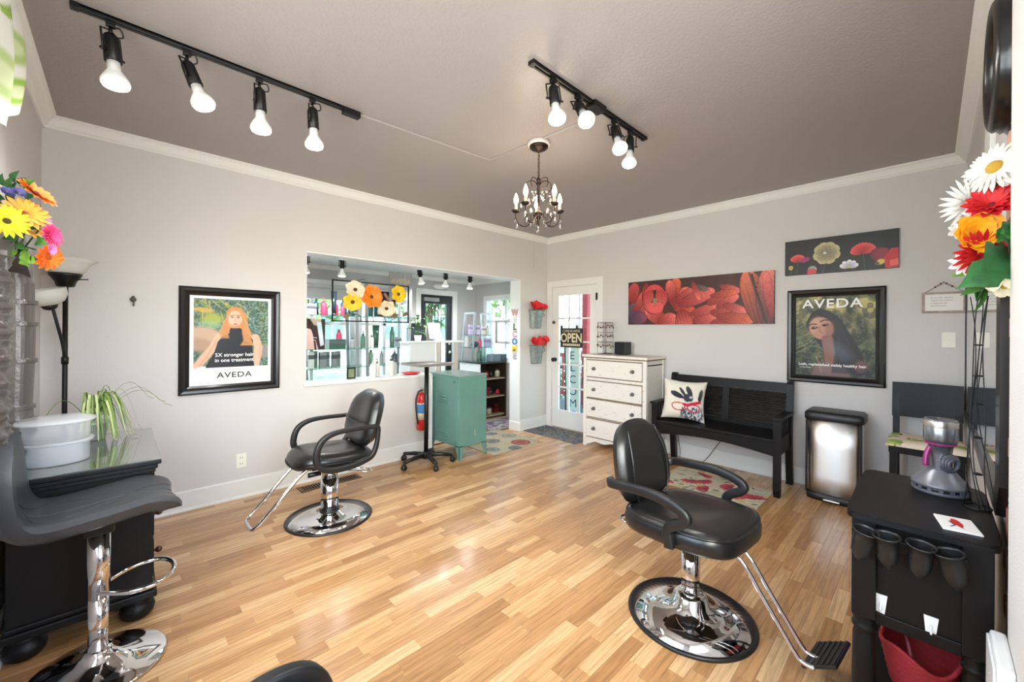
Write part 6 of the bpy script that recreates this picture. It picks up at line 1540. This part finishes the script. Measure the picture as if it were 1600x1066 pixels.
# ------------------------------------------------------------------ pass-through: hanging flower frame and sill things
def px(x, y, Y):
    p = at(x, y, 1) - Vector((0, 0, EYE)); return Vector((0, 0, EYE)) + p * (Y / p.y)
def hanging_frame():
    t = thing('hanging_flower_art', 'thin black frame of big cloth poppies hung in the pass-through', 'wall decoration', (1.895, 4.06, 1.48))
    w, h = .412, .40
    for a, b in (((-w, 0, 0), (w, 0, 0)), ((-w, 0, h), (w, 0, h)), ((-w, 0, 0), (-w, 0, h)), ((w, 0, 0), (w, 0, h))): ob('frame_bar', MB().box(((a[0] + b[0]) / 2, 0, (a[2] + b[2]) / 2), (abs(a[0] - b[0]) + .012, .012, abs(a[2] - b[2]) + .012)), BLACKMETAL, t)
    for x in (-.36, .37): ob('wire', MB().cyl((x, 0, h), (x, 0, .62), .0018, n=6), STEEL, t)
    o = Vector((1.895, 4.06, 1.48))
    for k, (x, y, r, c, n) in enumerate(((555, 453, .085, (226, 212, 184), (-.2, -1, .2)), (551, 472, .085, (240, 190, 40), (-.3, -1, -.2)), (580, 464, .115, (240, 130, 30), (0, -1, .1)), (622, 460, .09, (242, 196, 34), (.2, -1, .1)), (604, 482, .085, (224, 208, 180), (-.4, -1, -.5)))):
        p = px(x, y, 4.03) - o
        f = flower(t, p, n, 7, r, r * .5, .35, c, (84, 60, 34), 2, .25, .022, 30 + k)
        bx = -.28 + k * .14
        ob('stem', MB().tube(catmull([p + Vector((0, .02, 0)), p + Vector((.03 * (-1) ** k, .02, -.10)), Vector((bx, .0, .06)), Vector((bx + .01, 0, 0))], 6), .004, 6), mat('brown_wire_stem', (70, 56, 40), .6), t)
    for k, (x, y) in enumerate(((536, 497), (612, 497), (628, 494))): leaf(t, px(x, y, 4.05) - o, (.7, 0, .4), (0, -1, .2), .09, .02, mat('bronze_leaf', (110, 96, 66), .6))
hanging_frame()
def bottle(name, label, x, y, z, r, h, col, shape='pump', group=None, cap=(40, 40, 42), rough=.3):
    t = thing(name, label, 'bottle' if 'box' not in name else 'box', (x, y, z), 0, group)
    m = mat('pack_%d_%d_%d' % col, col, rough)
    cm = mat('cap_%d_%d_%d' % cap, cap, .35)
    if shape == 'pump':
        ob('body', MB().lathe([(0, 0), (r * .95, 0), (r, .005), (r, h * .62), (r * .8, h * .70), (r * .4, h * .74), (0, h * .74)], n=18), m, t)
        ob('cap', MB().lathe([(r * .42, h * .73), (r * .42, h * .84), (r * .15, h * .86), (r * .15, h * .95), (r * .35, h * .96), (r * .35, h), (0, h)], n=14), cm, t)
    elif shape == 'tall':
        ob('body', MB().lathe([(0, 0), (r * .95, 0), (r, .005), (r, h * .72), (r * .7, h * .82), (r * .5, h * .84), (0, h * .84)], n=18), m, t)
        ob('cap', MB().lathe([(r * .5, h * .83), (r * .5, h), (0, h)], n=14), cm, t)
    elif shape == 'tube':
        ob('body', MB().ring([[(a * r * .85, b * r * .85, .03) for a, b in superloop(1, 1, 1, 16)], [(a * r * .95, b * r * .8, h * .5) for a, b in superloop(1, 1, 1, 16)], [(a * r * 1.2, b * .004, h) for a, b in superloop(1, 1, 1, 16)]], True, True), m, t)
        ob('cap', MB().cyl((0, 0, 0), (0, 0, .032), r * .8, n=16), cm, t)
    else:
        ob('carton', MB().b2((-r, -r * .7, 0), (r, r * .7, h), .002), m, t)
        ob('label_band', MB().b2((-r * 1.01, -r * .715, h * .55), (r * 1.01, r * .715, h * .8)), cm, t)
    return t
bottle('bottle', 'white tall bottle on the pass-through sill, left of the pair', px(583, 585, 4.06).x, 4.06, .897, .032, .20, (222, 222, 214), 'pump', None, (200, 200, 196))
bottle('bottle', 'white slim bottle right beside the first on the pass-through sill', px(589, 585, 4.10).x, 4.10, .897, .028, .19, (206, 208, 198), 'pump', None, (90, 96, 90))
bottle('bottle', 'pale grey pump bottle on the sill near the red plate', px(611, 583, 4.07).x, 4.07, .897, .034, .22, (206, 208, 200), 'pump', None, (80, 84, 84))
bottle('bottle', 'short pale bottle behind the grey pump bottle on the sill', px(616, 582, 4.13).x, 4.13, .897, .03, .17, (190, 196, 190), 'tall', None, (110, 110, 110))
t = thing('red_plate', 'red dish on the pass-through sill by the tray stand', 'dish', (px(642, 581, 4.06).x, 4.06, .897))
ob('bowl', MB().lathe([(0, .004), (.05, .0), (.06, .002), (.10, .018), (.098, .02), (.055, .008), (0, .008)], n=32), mat('red_lacquer', (196, 34, 40), .25), t)
ob('rim', MB().tube([(.1 * math.cos(q), .1 * math.sin(q), .019) for q in (2 * PI * i / 36 for i in range(36))], .003, 6, True), mat('red_lacquer', (196, 34, 40), .25), t)
t = thing('photo_frame', 'small black framed card standing on the pass-through sill', 'photo frame', (px(549, 590, 4.08).x, 4.08, .897), .1)
ob('frame', MB().b2((-.045, 0, 0), (.045, .012, .115), .002), BLACKPLASTIC, t); ob('card', MB().b2((-.032, -.002, .014), (.032, 0, .10)), mat('card_olive', (120, 132, 96), .6), t)

# ------------------------------------------------------------------ glass display shelves in the porch
SIL = mat('silver_bar', (176, 180, 184), .35, .7)
def display_shelf(label, x0, x1, y0, y1, zs, lean, top, z0=0):
    t = thing('display_shelf', label, 'shelf', ((x0 + x1) / 2, (y0 + y1) / 2, z0))
    hx, hy = (x1 - x0) / 2, (y1 - y0) / 2
    for s in (-1, 1):
        for q in (-1, 1): ob('post', MB().ring([[(s * (hx + lean * (1 - z / top)) - .02, q * hy - .006, z), (s * (hx + lean * (1 - z / top)) + .02, q * hy - .006, z), (s * (hx + lean * (1 - z / top)) + .02, q * hy + .006, z), (s * (hx + lean * (1 - z / top)) - .02, q * hy + .006, z)] for z in (0, top)], True, False), SIL, t)
        ob('cross_bar', MB().b2((s * hx - .01, -hy, top - .03), (s * hx + .01, hy, top)), SIL, t)
    for z in zs:
        k = lean * (1 - z / top); ob('glass_shelf', MB().b2((-hx - k - .05, -hy - .03, z - .008), (hx + k + .05, hy + .03, z), .001), GREENGLASS, t)
        for s in (-1, 1): ob('bracket', MB().b2((s * (hx + k) - .008, -hy, z - .02), (s * (hx + k) + .008, hy, z - .008)), SIL, t)
    return t
Y1 = 5.15
xa = lambda q, Y=Y1: px(q, 520, Y).x
display_shelf('glass display shelves with silver posts, left of the white post in the porch', 1.18, 2.12, 5.0, 5.3, (.60, .93, 1.155, 1.565), .05, 1.62)
u2 = display_shelf('glass display shelves with grey brand board, right of the white post in the porch', 2.24, 2.88, 5.0, 5.3, (.60, .93, 1.155, 1.565), -.05, 2.05)
hb = ob('brand_board', MB().b2((.0, -.15, 1.80), (.34, -.14, 2.16), .002), mat('grey_board', (150, 150, 152), .5), u2)
text('lettering', 'AVEDA', .085, mat('gold_letter', (214, 190, 140), .4, .3), hb, frameM((.17, -.1515, 2.05), (1, 0, 0), (0, 0, 1)), 1.05, .001)
PK, TL, DT, GR, GY, LV = (222, 70, 106), (30, 120, 124), (26, 84, 90), (62, 92, 82), (146, 150, 152), (170, 156, 196)
top_row = ((483, LV, 'box', .055, .13), (496, DT, 'tall', .026, .20), (503, PK, 'pump', .034, .21), (511, PK, 'tall', .024, .12), (519, (44, 62, 74), 'tube', .03, .30), (526, PK, 'pump', .034, .20), (533, PK, 'tall', .024, .14), (539, TL, 'pump', .038, .24), (546, DT, 'tall', .035, .16), (557, DT, 'tall', .03, .17), (576, DT, 'tall', .028, .22), (590, TL, 'pump', .03, .2))
cn = {LV: 'lilac', PK: 'pink', TL: 'teal', DT: 'dark teal', GR: 'green', GY: 'grey', (44, 62, 74): 'slate', (232, 232, 228): 'white', (120, 148, 130): 'sage'}
ordi = ('first', 'second', 'third', 'fourth', 'fifth', 'sixth', 'seventh', 'eighth', 'ninth', 'tenth', 'eleventh', 'twelfth')
kindw = {'box': 'carton', 'tall': 'bottle', 'tube': 'tube', 'pump': 'pump bottle'}
def row(items, z, name, Y=Y1):
    for k, (q, c, sh, r, h) in enumerate(items):
        x = xa(q, Y)
        bottle('carton_box' if sh == 'box' else 'bottle', '%s %s, %s from left on the %s porch shelf' % (cn[c], kindw[sh], ordi[k], name), x, Y + (.05 if k % 2 else -.05), z, r, h, c, sh, 'hair products on the %s shelf' % name, (40, 70, 76) if c in (TL, DT) else ((190, 60, 90) if c == PK else (90, 92, 96)))
row(top_row, 1.565, 'top')
row(((522, GR, 'box', .10, .12), (532, PK, 'tall', .035, .24), (548, GY, 'tall', .03, .14), (570, (120, 148, 130), 'pump', .035, .22), (578, (232, 232, 228), 'tall', .028, .17), (590, GR, 'tube', .042, .30), (610, GR, 'tall', .032, .28), (625, GY, 'box', .04, .14)), 1.155, 'middle')
row(((484, (232, 232, 228), 'box', .03, .2), (493, (120, 148, 130), 'box', .035, .2), (502, GY, 'box', .04, .19), (512, GY, 'box', .035, .19), (520, GY, 'box', .03, .19), (530, GY, 'box', .03, .19), (577, (120, 148, 130), 'tall', .035, .20), (599, GY, 'pump', .025, .2), (614, (44, 62, 74), 'pump', .036, .20)), .93, 'lower')
def stand_card(label, q, y0, y1, wpx, Y, paint):
    a, b = px(q, y1, Y), px(q + wpx, y0, Y); w, h = b.x - a.x, b.z - a.z
    a.z = min((1.1555, 1.5655), key=lambda v: abs(v - a.z)); h = min(h, .39)
    t = thing('display_card', label, 'poster', (a.x, Y, a.z))
    ob('backing', MB().b2((0, 0, 0), (w, .008, h)), BLACKPLASTIC, t)
    c = Cv(w, h, 60, int(60 * h / w), (60, 46, 44)); paint(c); ob('print', c.flat((0, -.001, h), (w, 0, 0), (0, 0, -h)), PRINT, t)
def pc1(c):
    c.poly([(0, .3), (.3, .35), (.5, .7), (.65, 1), (0, 1)], (206, 170, 160)); c.poly([(.2, 0), (.8, 0), (.75, .25), (.4, .2)], (190, 150, 140)); c.poly([(.55, .1), (.8, .1), (.95, .85), (.75, .9)], (196, 204, 212)); c.line([(.1, .0), (.4, .5), (.5, 1)], .05, (50, 34, 32)); c.line([(.3, .6), (.55, .62)], .012, (240, 240, 240)); c.line([(.3, .68), (.5, .7)], .01, (240, 240, 240))
stand_card('dark display card of a hand and hair on the middle porch shelf', 478, 499, 547, 30, 5.06, pc1)
def pc2(c):
    c.a[:] = np.array((44, 30, 30)) / 255; c.poly([(.0, .45), (.45, .45), (.5, .9), (0, .9)], (176, 176, 178)); c.line([(.4, .1), (.7, .4), (.9, .8)], .08, (200, 160, 146)); c.ell(.75, .25, .12, .12, (206, 168, 152))
stand_card('dark display card of a face on the top porch shelf', 590, 458, 496, 28, 5.05, pc2)

# ------------------------------------------------------------------ reception corner of the porch
def reception():
    WD = mat('white_desk_laminate', (228, 230, 230), .4)
    t = thing('reception_desk', 'white reception desk in the porch, behind the tray stand', 'desk', (3.03, 4.81, 0))
    ob('front_panel', MB().b2((-.34, -.13, 0), (.05, -.11, 1.22), .003), WD, t); ob('side_panel', MB().b2((-.34, -.11, 0), (-.32, .13, 1.22)), WD, t)
    ob('worktop', MB().b2((-.32, -.11, .74), (.46, .13, .765)), WD, t); ob('ledge', MB().b2((-.38, -.17, 1.22), (.5, .08, 1.245), .003), WD, t)
    for lo, hi in (((.07, -.13, .90), (.13, -.11, 1.22)), ((.36, -.13, .0), (.42, -.11, 1.22)), ((.13, -.13, .90), (.36, -.11, .95))): ob('open_frame', MB().b2(lo, hi), mat('beige_panel_paint', (206, 200, 190), .5), t)
    ob('frame_leg', MB().b2((.07, -.13, 0), (.13, -.11, .90)), mat('beige_panel_paint', (206, 200, 190), .5), t)
    a = thing('computer_monitor', 'white monitor seen from behind on the reception desk', 'monitor', (3.12, 4.77, 1.245), .35)
    ob('screen_back', MB().box((0, 0, .14), (.26, .02, .22), rotm('X', -.2), .004), WD, a); ob('stand', MB().b2((-.05, -.03, 0), (.05, .05, .008)).box((0, .01, .05), (.05, .012, .1)), SIL, a)
    o = thing('office_chair', 'black office chair behind the reception desk', 'chair', (3.30, 5.25, 0), -1.2)
    ob('backrest', slab_back(.44, .55, .09, .95, -.2, .05, .05, e=2.6), LEATHER, o); ob('seat', pad(.24, .24, [(.1, .46), (0, .48), (0, .52), (.05, .55), (.2, .55)]), LEATHER, o)
    ob('post', MB().cyl((0, 0, .1), (0, 0, .47), .025), BLACKMETAL, o); ob('back_bar', MB().tube([(0, 0, .47), (-.22, 0, .48), (-.24, 0, 1.0)], .018, 8), BLACKMETAL, o)
    for k in range(5):
        q = 2 * PI * k / 5; ob('base_leg', MB().tube([(0, 0, .1), (.27 * math.cos(q), .27 * math.sin(q), .05)], .016, 8).ball((.27 * math.cos(q), .27 * math.sin(q), .026), .026, 10, 6), BLACKPLASTIC, o)
    p = thing('potted_plant', 'bright green leafy plant at the end of the reception desk', 'plant', (2.84, 4.74, 1.245))
    ob('pot', MB().lathe([(0, 0), (.04, 0), (.05, .08), (.045, .08), (0, .07)], n=18), WHITEP, p)
    rg = random.Random(6)
    for k in range(26):
        q = rg.random() * 6.3; r = rg.uniform(.0, .09); z = rg.uniform(.1, .33)
        leaf(p, (r * math.cos(q), r * math.sin(q), z), (math.cos(q), math.sin(q), rg.uniform(-.5, .6)), (0, 0, 1), rg.uniform(.05, .09), .022, (LEAFM, LEAFL)[k % 2])
    for k in range(5): ob('stem', MB().tube([(0, 0, .07), (.03 * math.cos(k), .03 * math.sin(k), .2), (.05 * math.cos(k), .05 * math.sin(k), .32)], .003, 5), LEAFD, p)
    # open cabinet under the side window
    DK = mat('dark_walnut', (58, 42, 34), .5); SH = mat('bleached_shelf', (176, 156, 132), .6)
    c = thing('shelf_cabinet', 'open dark shelf cabinet with white side under the porch window', 'cabinet', (4.26, 5.085, 0))
    ob('side', MB().b2((-.28, -.255, 0), (-.262, .255, .875)), WD, c); ob('side', MB().b2((.262, -.255, 0), (.28, .255, .875)), DK, c); ob('back', MB().b2((-.262, .235, 0), (.262, .255, .875)), DK, c)
    ob('top', MB().b2((-.30, -.28, .875), (.285, .26, .905), .003), mat('dark_glass_top', (60, 66, 66), .12), c)
    for z in (.05, .35, .635): ob('shelf', MB().b2((-.262, -.245, z - .02), (.262, .235, z), .002), SH, c)
    rg = random.Random(9); names = ('red jar', 'black jar', 'pale jar', 'brown jar', 'dark red box', 'black bowl'); cl = ((170, 40, 40), (34, 32, 34), (190, 184, 160), (110, 74, 54), (120, 26, 26), (40, 38, 40))
    for s, z in enumerate((.05, .35, .635)):
        for k in range(5):
            n = (k + s * 2) % 6; x = 4.26 - .2 + k * .1; y = 4.93 + rg.uniform(0, .1)
            if n == 4: bottle('carton_box', '%s, %s from left on the %s cabinet shelf' % (names[n], ordi[k], ('bottom', 'centre', 'upper')[s]), x, y, z, .042, .13, cl[n], 'box', 'jars in the porch cabinet', (60, 20, 20))
            else:
                b = thing('jar', '%s, %s from left on the %s cabinet shelf' % (names[n], ordi[k], ('bottom', 'centre', 'upper')[s]), 'jar', (x, y, z), 0, 'jars in the porch cabinet'); h = rg.uniform(.08, .15)
                ob('body', MB().lathe([(0, 0), (.032, 0), (.042, .02), (.042, h * .7), (.03, h * .85), (0, h * .85)], n=16), mat('jar_%d' % n, cl[n], .3), b); ob('lid', MB().cyl((0, 0, h * .84), (0, 0, h), .03, n=14), mat('jar_lid', (70, 66, 62), .4, .5), b)
    display_shelf('glass display shelves standing on the dark cabinet in the porch', 4.02, 4.34, 5.0, 5.25, (.22, .42), .06, .78, .905)
    for k, (x, z, cc, sh, r, h, lab) in enumerate(((4.02, 1.325, LV, 'box', .03, .16, 'lilac carton on the upper window shelf, left'), (4.10, 1.325, LV, 'tall', .022, .18, 'lilac slim bottle on the upper window shelf'), (4.17, 1.325, (186, 170, 200), 'box', .03, .15, 'pale lilac carton on the upper window shelf'), (4.30, 1.325, (200, 190, 170), 'box', .028, .13, 'beige carton on the upper window shelf'), (4.38, 1.325, (176, 170, 160), 'tall', .025, .15, 'grey-beige bottle on the upper window shelf'),
                                                  (4.22, 1.125, PK, 'pump', .03, .16, 'pink bottle on the lower window shelf'), (4.38, 1.125, LV, 'box', .05, .14, 'lilac carton on the lower window shelf'))):
        bottle('carton_box' if sh == 'box' else 'bottle', lab, x, 5.12, z, r, h, cc, sh, None, (130, 120, 150))
    o = thing('oval_plaque', 'dark oval plaque on the lower window shelf', 'plaque', (4.03, 5.02, 1.125)); ob('plate', MB().lathe([(0, 0), (.09, 0), (.09, .008), (0, .01)], (0, 0, .05), 24, rotm('X', PI / 2) @ Matrix.Diagonal((1, .5, 1, 1))), mat('dark_plaque', (44, 60, 66), .4), o); ob('rim', MB().tube([(.088 * math.cos(q), -.006, .05 + .044 * math.sin(q)) for q in (2 * PI * i / 24 for i in range(24))], .004, 6, True), SIL, o)
    for x in (4.02, 4.10): 
        j = thing('glass_jar', 'clear glass jar on the dark cabinet top, %s' % ('left' if x < 4.05 else 'right'), 'jar', (x, 4.90, .905)); ob('body', MB().lathe([(.03, 0), (.04, .005), (.042, .14), (.03, .17), (.02, .175)], n=18, cap=False), GREENGLASS, j); ob('stopper', MB().ball((0, 0, .195), .022, 12, 8), GREENGLASS, j)
    b = thing('storage_box', 'slate blue box on the dark cabinet top', 'box', (4.36, 4.87, .905)); ob('case', MB().b2((-.14, -.08, 0), (.14, .08, .11), .004), mat('slate_card', (96, 108, 118), .6), b); ob('dark_end', MB().b2((.02, -.083, .003), (.142, -.08, .107)), mat('dark_card', (46, 54, 62), .5), b)
    g = thing('grey_frame', 'grey picture frame leaning in the porch side window', 'frame', (4.50, 4.83, 1.18)); 
    for lo, hi in (((-.012, -.22, 0), (.012, .22, .035)), ((-.012, -.22, .345), (.012, .22, .38)), ((-.012, -.22, .035), (.012, -.185, .345)), ((-.012, .185, .035), (.012, .22, .345))): ob('frame_side', MB().b2(lo, hi), mat('grey_frame_paint', (150, 148, 146), .5), g)
    ob('hanging_wire', MB().tube([(0, -.15, .38), (.02, 0, .78), (0, .15, .38)], .002, 5), SIL, g)
    # porch wall fittings and lights
    e = thing('emergency_light', 'white oval emergency light above the black porch door', 'light', (3.80, YP, 2.115)); ob('housing', MB().ball((0, -.03, 0), (.14, .035, .045), 22, 10), WHITEP, e)
    for s in (-1, 1): ob('lens', MB().cyl((s * .07, -.05, 0), (s * .07, -.07, -.005), .028, .024, 14), mat('lens_plastic', (244, 244, 240), .15), e)
    e = thing('wall_plate', 'white switch plate on the porch wall right of the door', 'switch', (4.34, YP, 1.20)); ob('cover_plate', MB().b2((-.06, -.006, -.09), (.06, 0, .09), .002), WHITEP, e); ob('toggle', MB().b2((-.006, -.016, -.005), (.006, -.006, .012)), WHITEP, e)
reception()
t = thing('track_light', 'black ceiling track with five lamps inside the porch room', 'light', (0, 0, 0))
YT = 4.72
rail(t, px(470, 420, YT).x, px(745, 440, YT).x, YT, HP)
for q in (478, 535, 655, 697, 735): lamp_head(t, (px(q, 430, YT).x, YT, HP - .02), (.25 if q == 655 else 0, .1, -1), 24, .9, .04)
